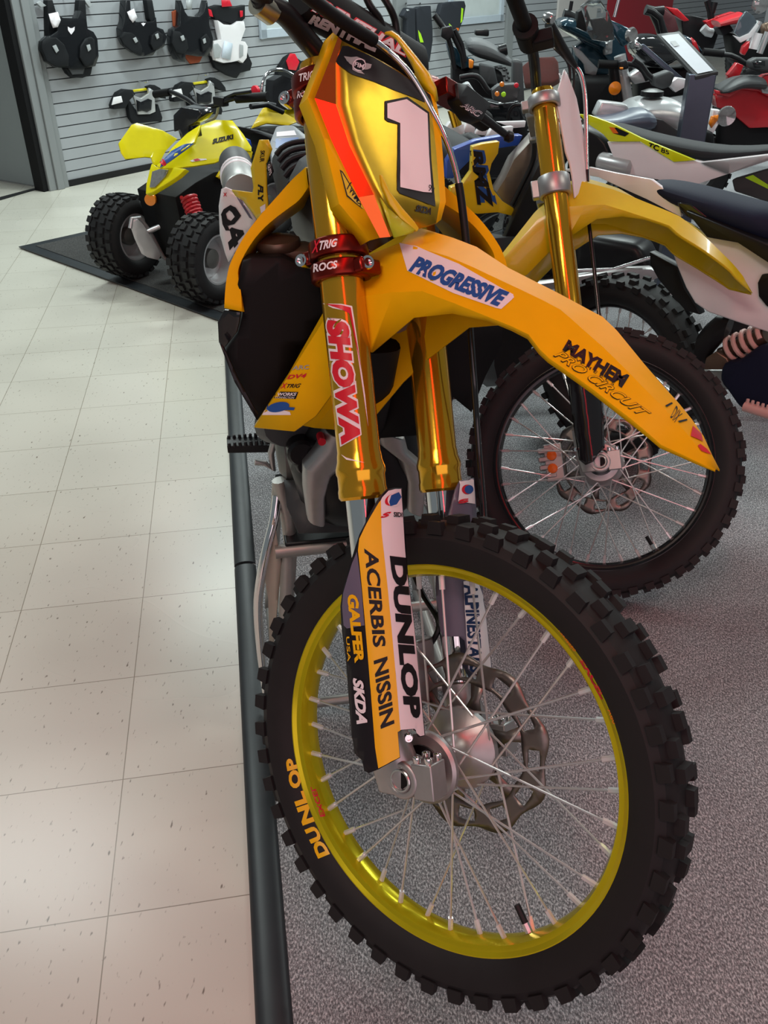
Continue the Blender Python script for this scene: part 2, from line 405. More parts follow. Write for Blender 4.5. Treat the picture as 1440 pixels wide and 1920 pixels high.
# the mat below the quad bikes
MA, MBk, MC = W.at(36, 466, 2, 0), W.at(408, 603, 2, 0), W.at(175, 437, 2, 0)
d1 = (MBk-MA)/np.linalg.norm(MBk-MA); d2 = np.array([-d1[1], d1[0], 0])
def mp_(i, j): p = MA + d1*i + d2*j; return (p[0], p[1])
mt = thing('floor_mat', MA, 'dark grey floor mat with black border beneath the yellow quad bikes', 'mat')
G().prism([(*mp_(0, 0), .0065), (*mp_(1.98, 0), .0065), (*mp_(1.98, 3.4), .0065), (*mp_(0, 3.4), .0065)], (0, 0, .0055)).obj('mat_border', RUB2, mt)
MATC = carpet_material('mat_pile', (0.03, 0.03, 0.03, 1), (0.055, 0.054, 0.053, 1), (0.085, 0.084, 0.082, 1))
G().prism([(*mp_(0.07, 0.07), 0.012), (*mp_(1.91, 0.07), 0.012), (*mp_(1.91, 3.33), 0.012), (*mp_(0.07, 3.33), 0.012)], (0, 0, 0.003)).obj('mat_pile', MATC, mt)
# slat wall
WA = math.radians(52)
WALL = Frame((-2.329, 6.852, 0), [(math.cos(WA), math.sin(WA), 0), (math.sin(WA), -math.cos(WA), 0), (0, 0, 1)])  # along, out, up
SLAT = mat('slatwall_laminate', (0.335, 0.355, 0.375, 1), 0.5, noise=0.04, scale=6)
GRV = mat('slat_groove', (0.05, 0.055, 0.06, 1), 0.6)
PAINT = mat('grey_door_paint', (0.25, 0.28, 0.285, 1), 0.5, noise=0.04, scale=5)
PAINT2 = mat('grey_frame_paint', (0.22, 0.235, 0.24, 1), 0.45, noise=0.04, scale=5)
def wbox(g, s0, s1, o0, o1, z0, z1, m=0):
    c = WALL.w(((s0+s1)/2, (o0+o1)/2, (z0+z1)/2))
    g.box(c, WALL.d((abs(s1-s0)/2, 0, 0)), WALL.d((0, abs(o1-o0)/2, 0)), (0, 0, abs(z1-z0)/2), m); return g
def slats(name, s0, s1, z0=0.05, top=2.7):
    g = G(); wbox(g, s0, s1, -0.12, -0.012, 0, top, 1)
    z = z0
    while z < top-0.05:
        wbox(g, s0, s1, -0.014, 0.0, z, z+0.0695, 0); z += 0.0767
    return struct(g.obj(name, [SLAT, GRV]))
slats('wall_left', 0.0, 4.02, 0.029)
slats('wall_back', 4.20, 6.2, 0.029)
slats('wall_right', 6.35, 16.0, 0.029)
struct(wbox(G(), 0.0, 4.02, 0.0005, 0.012, 0.0, 0.045).obj('baseboard_left', BLK))
struct(wbox(G(), 4.02, 4.20, -0.10, 0.05, 0, 2.7).obj('trim_3', PAINT2))
struct(wbox(G(), 6.2, 6.35, -0.10, 0.04, 0, 2.7).obj('trim_4', PAINT2))
def wall_window(name, s0, s1, z0, z1):
    g = G()
    for a in ((s0, s1, z0, z0+.07), (s0, s1, z1-.07, z1), (s0, s0+.07, z0, z1), (s1-.07, s1, z0, z1)): wbox(g, a[0], a[1], 0.001, 0.03, a[2], a[3])
    f = struct(g.obj(name, mat('window_frame_paint', (0.42, 0.48, 0.54, 1), 0.4), None, bevel=.004))
    wbox(G(), s0+.07, s1-.07, 0.002, 0.010, z0+.07, z1-.07).obj('pane', mat('window_pane', (0.50, 0.55, 0.55, 1), 0.15, noise=.2, scale=4), f)
wall_window('window_1', 2.13, 3.05, 0.85, 1.9)
wall_window('window_2', 5.0, 6.12, 0.80, 1.9)
# door frame and the open door at the far left
g = G(); wbox(g, -0.055, -0.002, -0.10, 0.02, 0, 2.6); wbox(g, -0.115, -0.055, -0.10, 0.045, 0, 2.6); wbox(g, -0.175, -0.115, -0.10, 0.03, 0, 2.6)
struct(g.obj('trim_5', PAINT2, None, bevel=.004)); struct(wbox(G(), -.215, -.176, -.10, 0.012, 0, 2.6).obj('door_gap_shade', BLKM))  # last box is black to paint the shade in the gap beside the door
D0, D1 = W.at(82, 351, 2, 0.012), W.at(0, 337, 2, 0.012); dd = (D1-D0)/np.linalg.norm(D1-D0); dn = np.array([-dd[1], dd[0], 0])
door = struct(G().box(D0+dd*0.45-dn*0.0225+np.array([0, 0, 1.02]), dd*0.45, dn*0.0225, (0, 0, 1.02)).obj('door_1', PAINT, None, bevel=.003))
g = G()
for z in (0.28, 1.05): g.tube([D0-dd*0.006+np.array([0, 0, z-.05]), D0-dd*0.006+np.array([0, 0, z+.05])], .012, 10)
g.obj('hinge', PAINT2, door)
struct(flat('threshold_shadow', [W.at(0, 376, 2, 0)[:2], W.at(78, 353, 2, 0)[:2], W.at(80, 350, 2, 0)[:2], W.at(0, 371, 2, 0)[:2]], 0.0, 0.006, BLK))  # black strip paints the shadow line at the door threshold
# red wall panel and pale board far behind
rp = wbox(G(), 8.9, 11.2, 0.002, 0.02, 0.02, 1.6).obj('wall_panel', mat('red_wall_board', (0.36, 0.008, 0.022, 1), 0.5)); tagt(rp, 'large plain red wall board behind the far motorcycles', 'wall board')
bd = wbox(G(), 7.45, 8.55, 0.002, 0.03, 0.55, 1.5).obj('notice_board', mat('pale_board', (0.55, 0.52, 0.50, 1), 0.5)); tagt(bd, 'pale blank board on the far wall left of the red board', 'board')
# ------------------------------------------------------------------ front end of a dirt bike: axes are axle (towards bike's right), up the fork, forward
SPK, OFFW = 0.097, -0.0289
def wheel(FR, root, rimm, nip, name='front_wheel', knob=True, R=0.345, halfw=0.044, rr=0.279, nsp=36, knobn=46, spokes=True, a0=0.0):
    T_ = lambda r, a, h: FR.w((h+a0, r*math.cos(a), r*math.sin(a)))
    o, ax, ref = FR.w((a0, 0, 0)), FR.d((1, 0, 0)), FR.d((0, 0, 1))
    pr = [(rr, .0255), (rr-.001, .0215), (rr-.013, .0215), (rr-.017, .0195), (rr-.021, .009), (rr-.0215, .004), (rr-.0215, -.004), (rr-.021, -.009), (rr-.017, -.0195), (rr-.013, -.0215), (rr-.001, -.0215), (rr, -.0255), (rr-.004, -.0255), (rr-.013, -.019), (rr-.013, .019), (rr-.004, .0255)]
    rim = G().lathe(pr, o, ax, 96, closed=True, ref=ref).obj(name, rimm, root, ang=30)
    k = halfw/.044
    tp = [(rr-.003, .025*k), (rr+.006, .033*k), (rr+.022, .041*k), (rr+.036, .0425*k), (R-.018, .037*k), (R-.0125, .027*k), (R-.010, .012*k), (R-.0095, 0)]
    tp = tp + [(r, -h) for r, h in tp[-2::-1]] + [(rr-.012, -.016), (rr-.012, .016)]
    g = G().lathe(tp, o, ax, 120, closed=True, ref=ref)
    def knb(a, h, wa, wh, r0, r1, lean=0.0):
        V = []
        for r, s in ((r0, 1.12), (r1, .92)):
            for i, j in ((-1, -1), (1, -1), (1, 1), (-1, 1)): V.append(T_(r + (0 if r == r0 else -abs(lean)*.0), a + i*wa*s/r, h + j*wh*s + (lean if r == r1 else 0)))
        g.add(V, [(3, 2, 1, 0), (4, 5, 6, 7), (0, 1, 5, 4), (1, 2, 6, 5), (2, 3, 7, 6), (3, 0, 4, 7)])
    if knob:
        for i in range(knobn):
            a = 2*PI*i/knobn; da = 2*PI/knobn
            for s in (-1, 1):
                knb(a + (0 if s > 0 else da/2), s*.0365*k, .0105, .0065*k, R-.024, R-.0065, s*.003)
                if i % 2 == 0: knb(a + (da*.5 if s > 0 else 0), s*.0175*k, .0105, .0085*k, R-.016, R)
                else: knb(a + da*.25, s*.0075*k, .009, .0085*k, R-.016, R)
    ty = g.obj('tyre', RUB, rim, ang=30)
    if spokes:
        hub = {1: (.031, .032), -1: (-.036, .055)}
        for i in range(nsp):
            s = 1 if i % 2 == 0 else -1; a = 2*PI*(i+.5)/nsp; t = 1 if (i//2) % 2 == 0 else -1
            h, r = hub[s]; P0 = T_(rr-.0225, a, s*.004); P1 = T_(r, a + t*math.radians(62), h*(.85 if t > 0 else 1))
            v = (P1-P0)/np.linalg.norm(P1-P0)
            G().tube([P0-v*.002, P0+v*.018], .0041, 6, 0).tube([P0+v*.018, P1], .0018, 6, 1).obj('spoke', [NIP, WIRE], rim, ang=50)
    P0, P1 = T_(rr-.022, 2.72, 0), T_(rr-.060, 2.72, 0); v = P1-P0
    G().tube([P0, P0+v*.35], .006, 8, 0).tube([P0+v*.3, P1], .0048, 8, 1).obj('valve', [STEEL, BLK], rim)
    return rim, ty
def hubdisc(FR, rim, hubm=ALU, disc_r=0.130, dm=DISC):
    o, ax = FR.w((0, 0, 0)), FR.d((1, 0, 0))
    G().lathe([(.020, .066), (.026, .064), (.047, .062), (.051, .058), (.051, .052), (.040, .047), (.030, .040), (.034, .032), (.034, .026), (.028, .018), (.029, -.002), (.036, -.014), (.052, -.025), (.060, -.031), (.060, -.041), (.048, -.047), (.032, -.056), (.020, -.058)], o, ax, 40, ref=FR.d((0, 0, 1))).obj('hub', hubm, rim)
    G().lathe([(.018, .0675), (.033, .0665), (.033, .063), (.018, .063)], o, ax, 28).obj('bearing_seal', BLKG, rim)
    n = 96; V = []; F = []; rad = [.092, .099, .109, .118, disc_r]
    for i in range(n):
        a = 2*PI*i/n
        for k, r in enumerate(rad):
            q = r + (.0055*math.cos(a*9) if k == 4 else (.002*math.cos(a*10) if k == 0 else 0))
            V.append(FR.w((-.056, q*math.cos(a), q*math.sin(a))))
    for i in range(n):
        j = (i+1) % n
        for k in range(4):
            if k in (1, 2) and i % 8 < 4: continue
            F.append((i*5+k, i*5+k+1, j*5+k+1, j*5+k))
    for s in range(6):
        a = 2*PI*s/6 + .3; b = len(V)
        for r, w in ((.044, .016), (.07, .007), (.096, .012)):
            for e in (-1, 1): V.append(FR.w((-.0561, r*math.cos(a)-e*w*math.sin(a), r*math.sin(a)+e*w*math.cos(a))))
        F += [(b, b+1, b+3, b+2), (b+2, b+3, b+5, b+4)]
    mk('brake_disc', V, F, dm, rim, thick=.003, ang=30)
def fork_leg(FR, root, s, goldm, bottom=True, top=.985, split=.377):
    o = FR.w((s*SPK, 0, OFFW)); u = FR.d((0, 1, 0)); ref = FR.d((0, 0, 1))
    f = G().lathe([(.0255, split), (.031, split-.002), (.0335, split+.002), (.0335, split+.010), (.0325, split+.014), (.0325, split+.030), (.034, split+.034), (.034, split+.040), (.031, split+.050), (.0305, split+.058), (.0295, split+.062), (.0295, split+.290), (.0300, split+.292), (.0300, .86), (.0292, .862), (.0292, top-.01), (.027, top)], o, u, 36, ref=ref).obj('fork_tube', goldm, root, ang=25)
    G().lathe([(.0245, .045), (.0245, split+.002)], o, u, 28, ref=ref).obj('slider', CHR, f)
    return f
def fork_lug(FR, root, s, m=ALU):
    g = G(); y = lambda a, u_, w_: FR.w((s*a, u_, w_))
    g.loft([ellipse_ring(y(SPK, .085, OFFW), FR.d((.030, 0, 0)), FR.d((0, 0, .030)), 16), ellipse_ring(y(SPK, .05, OFFW), FR.d((.028, 0, 0)), FR.d((0, 0, .029)), 16), ellipse_ring(y(SPK, .018, OFFW+.008), FR.d((.022, 0, 0)), FR.d((0, 0, .036)), 16, 2.6), ellipse_ring(y(SPK, -.022, OFFW+.012), FR.d((.019, 0, 0)), FR.d((0, 0, .030)), 16, 3)])
    g.lathe([(.023, .076), (.0265, .080), (.0265, .114), (.024, .117), (.0165, .117), (.0155, .112), (.0155, .106), (.0001, .106)], FR.w((0, 0, 0)), FR.d((s, 0, 0)), 24)
    g.box(y(.098, .0, .034), FR.d((.017, 0, 0)), FR.d((0, .024, 0)), FR.d((0, 0, .016)))
    o = g.obj('axle_clamp', m, root, bevel=.003)
    h = G()
    for i in (-1, 1):
        for j in (-1, 1):
            h.lathe([(.0052, -.02), (.0052, 0), (.0058, .001), (.0058, .006), (.004, .007)], y(.098+i*.011, .026, .034+j*.009), FR.d((0, 1, 0)), 10)
    h.obj('pinch_bolt', CHR, o)
    G().lathe([(.0162, .108), (.0162, .1175), (.0150, .1185), (.0128, .1185), (.0122, .117), (.0122, .1065)], FR.w((0, 0, 0)), FR.d((s, 0, 0)), 24).obj('axle_end', STEEL, o); G().lathe([(.0001, .1125), (.0118, .1125), (.0118, .1155)], FR.w((0, 0, 0)), FR.d((s, 0, 0)), 6).obj('hex_hole_shade', BLKM, o)  # added black plug paints the shade inside the hex hole
    return o
FENDER_ROWS = [  # spine (u, w), ridge (a, u, w), lower ridge (a, u, w), edge (a, u, w)
 ((.502+.012, -.255), (.050, .508, -.262), (.070, .500, -.246), (.066, .484, -.170)),
 ((.580, -.175), (.055, .572, -.178), (.076, .560, -.165), (.071, .500, -.122)),
 ((.668, -.085), (.058, .655, -.088), (.079, .630, -.080), (.073, .545, -.062)),
 ((.722, -.020), (.058, .705, -.020), (.080, .648, -.020), (.074, .573, -.012)),
]
def fender(FR, root, m, F1, liner=None):
    """sections measured on the nearer bike; the other bike carries the same moulding"""
    K = [((778,424),(752,455),.050,(739,548),.078,(697,661),.070),((850,446),(838,480),.050,(792,546),.080,(775,596),.071),((894,463),(885,500),.050,(850,568),.080,(848,588),.074),
         ((953,502),(940,526),.050,(915,594),.080,(914,602),.077),((1000,526),(985,547),.050,(960,612),.080,(958,620),.077),((1040,546),(1020,564),.050,(991,627),.082,(989,636),.079),
         ((1072,563),(1050,580),.050,(1012,655),.086,(1010,664),.083),((1103,580),(1069,596),.050,(1030,672),.086,(1027,680),.084),((1130,594),(1098,622),.049,(1076,704),.084,(1073,712),.082),
         ((1157,620),(1130,650),.047,(1112,730),.082,(1109,738),.080),((1199,672),(1172,691),.043,(1150,760),.079,(1147,768),.077),((1232,712),(1205,725),.040,(1185,787),.075,(1182,795),.073),
         ((1255,740),(1234,754),.037,(1215,812),.070,(1212,819),.068),((1290,790),(1263,785),.033,(1240,834),.060,(1238,841),.058),((1310,817),(1292,818),.027,(1270,848),.044,(1268,854),.042),
         ((1332,850),(1320,855),.016,(1312,868),.024,(1311,873),.022),((1344,877),(1342,879),.006,(1341,882),.009,(1341,885),.008)]
    rows = list(FENDER_ROWS)
    for sp_, rd, ra, lo, la, ed, ea in K:
        s = F1.at(*sp_, 0, 0.0); a = F1.at(*rd, 0, ra); b = F1.at(*lo, 0, la); c = F1.at(*ed, 0, ea)
        rows.append(((s[1], s[2]), (ra, a[1], a[2]), (la, b[1], b[2]), (ea, c[1], c[2])))
    V = []; F = []
    for s, a, b, c in rows:
        for q in (c, b, a): V.append(FR.w((q[0], q[1], q[2])))
        V.append(FR.w((0, s[0], s[1])))
        for q in (a, b, c): V.append(FR.w((-q[0], q[1], q[2])))
    n = 7
    for i in range(len(rows)-1):
        for k in range(n-1): F.append((i*n+k, i*n+k+1, (i+1)*n+k+1, (i+1)*n+k))
    return mk('front_fender', V, F, m, root, thick=.0035, toff=-1, ang=22)
def guard(FR, root, name, outline, F1, s, m, R=.058):
    return patch(name, outline, lambda x, y: FR.w((lambda q: (s*q[0], q[1], q[2]))(F1.cyl(x, y, SPK, OFFW, R))), m, root, (14, 24), thick=.0028)
def clamp_ring(FR, root, s, u0, u1, m, name='triple_clamp_ring'):
    return None
def triple(FR, root, m, levels, name):
    g = G(); u = FR.d((0, 1, 0))
    for (u0, u1) in levels:
        for s in (-1, 1):
            o = FR.w((s*SPK, 0, OFFW))
            g.lathe([(.0305, u0), (.0385, u0), (.0405, u0+.003), (.0405, u1-.003), (.0385, u1), (.0305, u1)], o, u, 32, closed=True)
            if u1 == levels[-1][1]: g.box(FR.w((s*SPK, (u0+u1)/2, OFFW-.044)), FR.d((.012, 0, 0)), FR.d((0, (u1-u0)/2-.003, 0)), FR.d((0, 0, .012)))
        g.box(FR.w((0, (u0+u1)/2, OFFW-.020)), FR.d((SPK-.034, 0, 0)), FR.d((0, (u1-u0)/2-.002, 0)), FR.d((0, 0, .030)))
    return g.obj(name, m, root, bevel=.0025)
def clamp_bolt(FR, root, a, u_, w_, d, m=CHR):
    d = np.asarray(d, float)
    return G().lathe([(.0095, -.012), (.0095, .004), (.0085, .006), (.0055, .006), (.005, .002), (.0001, .002)], FR.w((a, u_, w_)), FR.d(d), 16).obj('clamp_bolt', m, root)
# ------------------------------------------------------------------ the gold-forked number one bike
FF1 = Frame((0.0863, 0.8748, 0.4374), [[-0.59462627, -0.7152596, 0.36718292], [-0.08765523, 0.51164443, 0.8547143], [0.79920971, -0.47605008, 0.36693346]])
_b = np.array([0.08765523, -0.51164443, 0]); _b /= np.linalg.norm(_b); _r = np.cross(_b, [0, 0, 1.0])
BF1 = Frame((0.0863, 0.8748, 0), [_r, _b, (0, 0, 1)])
def plane(FR, n, d):
    n = np.asarray(n, float)
    def f(x, y):
        r = FR.M @ px_ray(x, y); return FR.w(FR.c + (d - FR.c @ n)/(r @ n)*r)
    return f
def px_(FR, P, ax, val): return [FR.w(FR.at(x, y, ax, val)) for x, y in P]
def strip_poly(P, Q): return P + Q[::-1]
B1 = thing('dirt_bike', (BF1.w((.035, -.7, 0))), 'yellow dirt bike with gold forks and number one plate, raised on a silver stand', 'motorcycle')
rim1, tyre1 = wheel(FF1, B1, RIMG, STEEL)
hubdisc(FF1, rim1)
for s in (1, -1): fork_lug(FF1, B1, s)
legN = fork_leg(FF1, B1, 1, GOLD, top=.957); legF = fork_leg(FF1, B1, -1, GOLD, top=.957)
tl = triple(FF1, B1, REDA, [(.668, .692), (.697, .722)], 'lower_triple_clamp')
tu = triple(FF1, B1, REDA, [(.888, .912), (.917, .942)], 'upper_triple_clamp')
for s in (1, -1):
    for uu in (.708, .929): clamp_bolt(FF1, tl if uu < .8 else tu, s*(SPK+.010), uu, OFFW-.056, (1, 0, 0.25) if s > 0 else (-1, 0, .25))
clamp_bolt(FF1, tl, SPK+.004, .682, OFFW+.047, (.5, 0, 1)); G().box(FF1.w((SPK-.004, .680, OFFW+.040)), FF1.d((.022, 0, 0)), FF1.d((0, .010, 0)), FF1.d((0, 0, .010))).obj('clamp_lug', REDA, tl, bevel=.004)
G().lathe([(.02, .64), (.028, .645), (.028, .72), (.024, .73), (.024, .9), (.028, .945), (.02, .96), (.0001, .965)], FF1.w((0, 0, OFFW-.022)), FF1.d((0, 1, 0)), 24).obj('steering_stem', ALUD, B1)
fen1 = fender(FF1, B1, [YEL], FF1)
# fork guards
GN = [(752,915),(738,915),(726,917),(716,927),(709,936),(698,955),(688,974),(674,1002),(660,1047),(651,1080),(643,1110),(639.6,1137),(642,1180),(650,1237),(660,1375),(663,1390),(666,1412),(680,1425),(684,1445),(692,1449),(710,1442),(750,1420),(747,1390),(746,1372),(752,1369),(775,1367),(781,1372),(785,1382),(796,1379),(792,1340),(787,1295),(775,1170),(763.7,1082),(760,1025),(755,960)]
grdN = guard(FF1, B1, 'fork_guard', GN, FF1, 1, LBLK, R=.058)
GF = [(888,897),(862,901),(853,918),(845,950),(826,1010),(817,1079),(818,1116),(826,1182),(831,1193),(861,1193),(872,1202),(877,1255),(900,1272),(919,1290),(926,1290),(920,1240),(905,1116),(896,1060),(892,960)]
grdF = patch('fork_guard', GF, lambda x, y: FF1.w(FF1.cyl(x, y, -SPK, OFFW, .046)), PURP, B1, (10, 16), thick=.0028)
sticker(grdN, 'fork_guard_sticker', [[
    Pg([(713,938),(709,943),(688,980),(674,1010),(672,1032),(680,1110),(692,1250),(704,1400),(710,1440),(749,1419),(745,1372),(750,1369),(740,1250),(727,1110),(715,1000)], SYEL, .0018, (10, 16)),
    Pg([(750,917),(740,917),(727,920),(716,932),(713,938),(715,1000),(727,1110),(740,1250),(750,1368),(775,1366),(782,1372),(786,1380),(794,1378),(786,1295),(774,1170),(762,1082),(757,1025),(753,960)], LWHT, .0018, (10, 16)),
    Pg([(670,1034),(661,1056),(652,1086),(645,1112),(643,1137),(646,1172),(652,1178),(684,1172),(679,1110)], PURP, .0018, (8, 10)),
    T('DUNLOP', [(729,1042),(757,1345),(788,1347),(759,1046)], LBLK, .0024, bold=.06, nx=14, ny=5),
    T('ACERBIS', [(683,1028),(700,1213),(723,1212),(708,1033)], LBLK, .0024, bold=.03, nx=14, ny=5),
    T('NISSIN', [(700,1232),(714,1366),(740,1362),(726,1230)], LBLK, .0024, bold=.03, shear=-.2, nx=12, ny=5)], [
    T('GALFER', [(652,1113),(667,1243),(685,1243),(672,1115)], SYEL, .0024, bold=.05, nx=12, ny=4),
    T('USA', [(651,1193),(654,1240),(660,1240),(657,1193)], SYEL, .0024, bold=.01, nx=4, ny=2)], [
    T('SKDA', [(663,1270),(671,1357),(691,1360),(682,1272)], LWHT, .0024, bold=.05, shear=.2, nx=10, ny=4)], [
    T('SIDI', [(736,969),(752,970),(752,961),(736,960)], LBLK, .0024, bold=.03, nx=3, ny=2),
    T('S', [(712,972),(731,968),(732,959),(713,963)], LRED, .0024, bold=.06, shear=.3, nx=3, ny=2)], [
    Pg(disc(734, 937, 15, 10, -.5), LRED, .0022), Pg(disc(737, 938, 12, 12, -.3), LWHT, .0024), Pg([(731,929),(745,923),(750,932),(741,946),(730,949),(728,941)], LBLU, .0026)]])
sticker(grdF, 'fork_guard_sticker', [[
    Pg([(868,1090),(892,1085),(905,1120),(918,1240),(921,1288),(901,1270),(878,1253),(874,1200)], LWHT, .0018, (6, 10)),
    T('ALPINESTARS', [(868,1096),(880,1262),(903,1262),(893,1090)], LNAV, .0024, bold=.04, shear=.2, nx=12, ny=4)], [
    Pg([(862,903),(887,899),(889,945),(858,940)], LWHT, .0018, (5, 5)), Pg(disc(874, 918, 10, 9), LRED, .0022), Pg(disc(877, 918, 8, 8), LBLU, .0025),
    T('S', [(858,945),(876,942),(877,934),(859,937)], LRED, .0024, bold=.06, nx=3, ny=2)]])
for sx, pts in ((1, [(671,1396), (766,1383)]),):
    for p in pts: G().lathe([(.0062, -.004), (.0062, .003), (.005, .005), (.003, .0052), (.0028, .003), (.0001, .003)], FF1.w(FF1.cyl(p[0], p[1], SPK, OFFW, .047)), FF1.d((.6, 0, .5)), 12).obj('guard_bolt', CHR, grdN)
# fork tube lettering
sticker(legN, 'fork_sticker', [
    T('SHOWA', [(609,594),(638,838),(681,841),(656,600)], LWHT, .0008, bold=.14, nx=14, ny=8),
    T('SHOWA', [(612,599),(641,834),(678,836),(653,604)], LRED, .0014, bold=.065, nx=14, ny=8),
    Pg([(606,569),(640,570),(660,574),(664,600),(684,740),(690,800),(684,760),(668,650),(658,590),(645,582),(625,578)], LWHT, .0008, (6, 14)),
    Pg([(612,570),(640,572),(657,577),(661,600),(678,700),(668,650),(655,588),(640,580)], LRED, .0014, (6, 14)),
    Pg([(640,852),(650,862),(684,868),(650,858)], LWHT, .0008, (6, 3))])
sticker(tl, 'clamp_lettering', [T('X', [(585,475),(600,472),(602,449),(586,452)], LRED, .0008, bold=.03, shear=.3), T('TRIG', [(598,470),(632,462),(633,447),(600,452)], LWHT, .0008, bold=.03, shear=.2, nx=8, ny=3),
    T('ROCS', [(588,511),(632,503),(633,488),(589,495)], LWHT, .0008, bold=.03, nx=8, ny=3)])
sticker(tu, 'clamp_lettering', [T('TRIG', [(562,154),(590,147),(590,132),(561,139)], LWHT, .0008, bold=.02, shear=.2, nx=8, ny=3), T('ROCS', [(558,185),(584,178),(584,163),(558,170)], LWHT, .0008, bold=.02, nx=8, ny=3)])
# fender lettering
sticker(fen1, 'fender_sticker', [[
    Pg([(749,456),(780,462),(860,495),(948,545),(962,552),(964,558),(958,564),(940,580),(930,578),(850,550),(764,508)], LWHT, .0007, (12, 6)),
    T('PROGRESSIVE', [(766,509),(938,578),(956,549),(781,479)], LBLU, .0014, bold=.055, shear=.25, nx=16, ny=4)], [
    T('MAYHEM', [(1052,656),(1165,728),(1182,706),(1066,637)], LBLK, .0010, bold=.05, shear=-.1, nx=14, ny=4),
    T('W H E E L S', [(1078,676),(1150,724),(1153,719),(1081,671)], LBLK, .0010, nx=8, ny=2)], [
    T('PRO CIRCUIT', [(1036,668),(1204,785),(1222,775),(1050,655)], LBLK, .0007, bold=.035, shear=.3, nx=16, ny=4),
    T('PRO CIRCUIT', [(1038,667.5),(1204,783.5),(1220,775),(1050,657)], YEL, .0012, bold=.006, shear=.3, nx=16, ny=4)], [
    T('DIX', [(1256,783),(1264,793),(1279,777),(1267,761)], LBLK, .0010, bold=.0, nx=4, ny=4),
    Pg([(1246,761),(1258,755),(1261,757),(1249,764)], LBLK, .0010, (3, 3)), Pg([(1270,790),(1287,786),(1288,789),(1273,793)], LBLK, .0010, (3, 3))], [
    Pg([(1298,799),(1314,814),(1317,828),(1294,818)], LRED, .0010, (4, 4)), Pg([(1307,836),(1312,833),(1324,842),(1333,853),(1314,846)], LRED, .0010, (4, 4))], [
    T('ARC', [(548,694),(580,692),(581,684),(551,686)], GREY, .0010, bold=.02, nx=4, ny=2)], [
    T('DV4', [(538,711),(574,708),(576,700),(541,703)], LRED, .0010, bold=.03, shear=.2, nx=4, ny=2)], [
    T('X', [(526,728),(537,728),(540,718),(529,719)], LRED, .0010, bold=.02, shear=.2), T('TRIG', [(537,727),(562,727),(566,719),(540,720)], LBLK, .0010, bold=.02, shear=.2, nx=4, ny=2)], [
    Pg([(518,734),(560,735),(555,748),(514,746)], LBLK, .0008, (4, 3)), T('WORKS', [(520,742),(555,742),(558,736),(522,736)], LWHT, .0014, bold=.03, nx=4, ny=2), T('CONNECTION', [(517,746.5),(552,747.5),(553,743.5),(518,743)], LWHT, .0014, nx=4, ny=2)], [
    Pg([(497,770),(506,763),(544,772),(546,778),(492,778)], LWHT, .0008, (4, 3)), Pg(disc(523, 763, 21, 9, -.2), LBLU, .0014), Pg([(503,760),(554,764),(552,769),(500,768)], LBLU, .0012, (4, 3))]])
# number plate: rows of (pixel, sideways position)
DA = .052                                           # the plate sits ahead of the fork tubes
PR = [[(624,61,.085),(634,69,.079),(641,76,.072),(664,88,.050),(690,101,.025),(717,115,0),(746,132,-.027),(778,155,-.055),(801,172,-.078),(816,180,-.092)],
      [(605,112,.100),(617,116,.089),(629,119,.078),(652,123,.052),(686,136,.025),(720,146,0),(752,159,-.028),(781,175,-.056),(805,191,-.080),(819,196,-.096)],
      [(577,184,.116),(590,184,.103),(630,196,.084),(656,194,.058),(692,196,.028),(727,201,0),(760,208,-.029),(788,215,-.057),(811,222,-.080),(824,223,-.095)],
      [(607,260,.106),(621,262,.091),(655,272,.075),(676,270,.050),(708,271,.025),(740,274,0),(769,278,-.026),(795,282,-.050),(818,285,-.072),(830,286,-.086)],
      [(636,382,.088),(672,370,.0755),(701,365,.060),(717,362,.042),(737,361,.022),(758,363,0),(780,367,-.022),(802,371,-.042),(825,376,-.064),(836,378,-.076)],
      [(693,451,.056),(712,446,.0415),(732,444,.036),(744,438,.026),(756,432,.014),(768,428,0),(785,428,-.014),(800,424,-.026),(818,418,-.040),(827,412,-.050)]]
BEV = mat('red_reflection_foil', (.82, .13, .012, 1), .17, .9, coat=.5)  # red base colour paints in the red strip's reflection; the foil is gold-brown
V = []; F = []; mi = []
for r_ in PR:
    for x, y, a in r_: V.append(FF1.w(FF1.at(x, y, 0, a+DA)))
for i in range(5):
    for k in (0, 2, 3, 4, 5, 6, 7, 8): F.append((i*10+k, i*10+k+1, (i+1)*10+k+1, (i+1)*10+k)); mi.append(0 if k in (0, 8) else 1)
bV = [V[i*10+k] for i in range(6) for k in (1, 2)]
b0 = len(V)                                             # turned-back border
for i in range(6):
    for k in (0, 9):
        p = FF1.l(V[i*10+k]); V.append(FF1.w((p[0]-.008*(1 if k == 0 else -1), p[1], p[2]-.022)))
for i in range(5):
    F.append((b0+2*i, i*10, (i+1)*10, b0+2*i+2)); mi.append(0); F.append((i*10+9, b0+2*i+1, b0+2*i+3, (i+1)*10+9)); mi.append(0)
plate1 = mk('number_plate', V, F, [YEL, PLG], B1, mi=mi, thick=.003, toff=-1, ang=25)
mk('plate_bevel', bV, [(2*i, 2*i+1, 2*i+3, 2*i+2) for i in range(5)], BEV, plate1, ang=8)
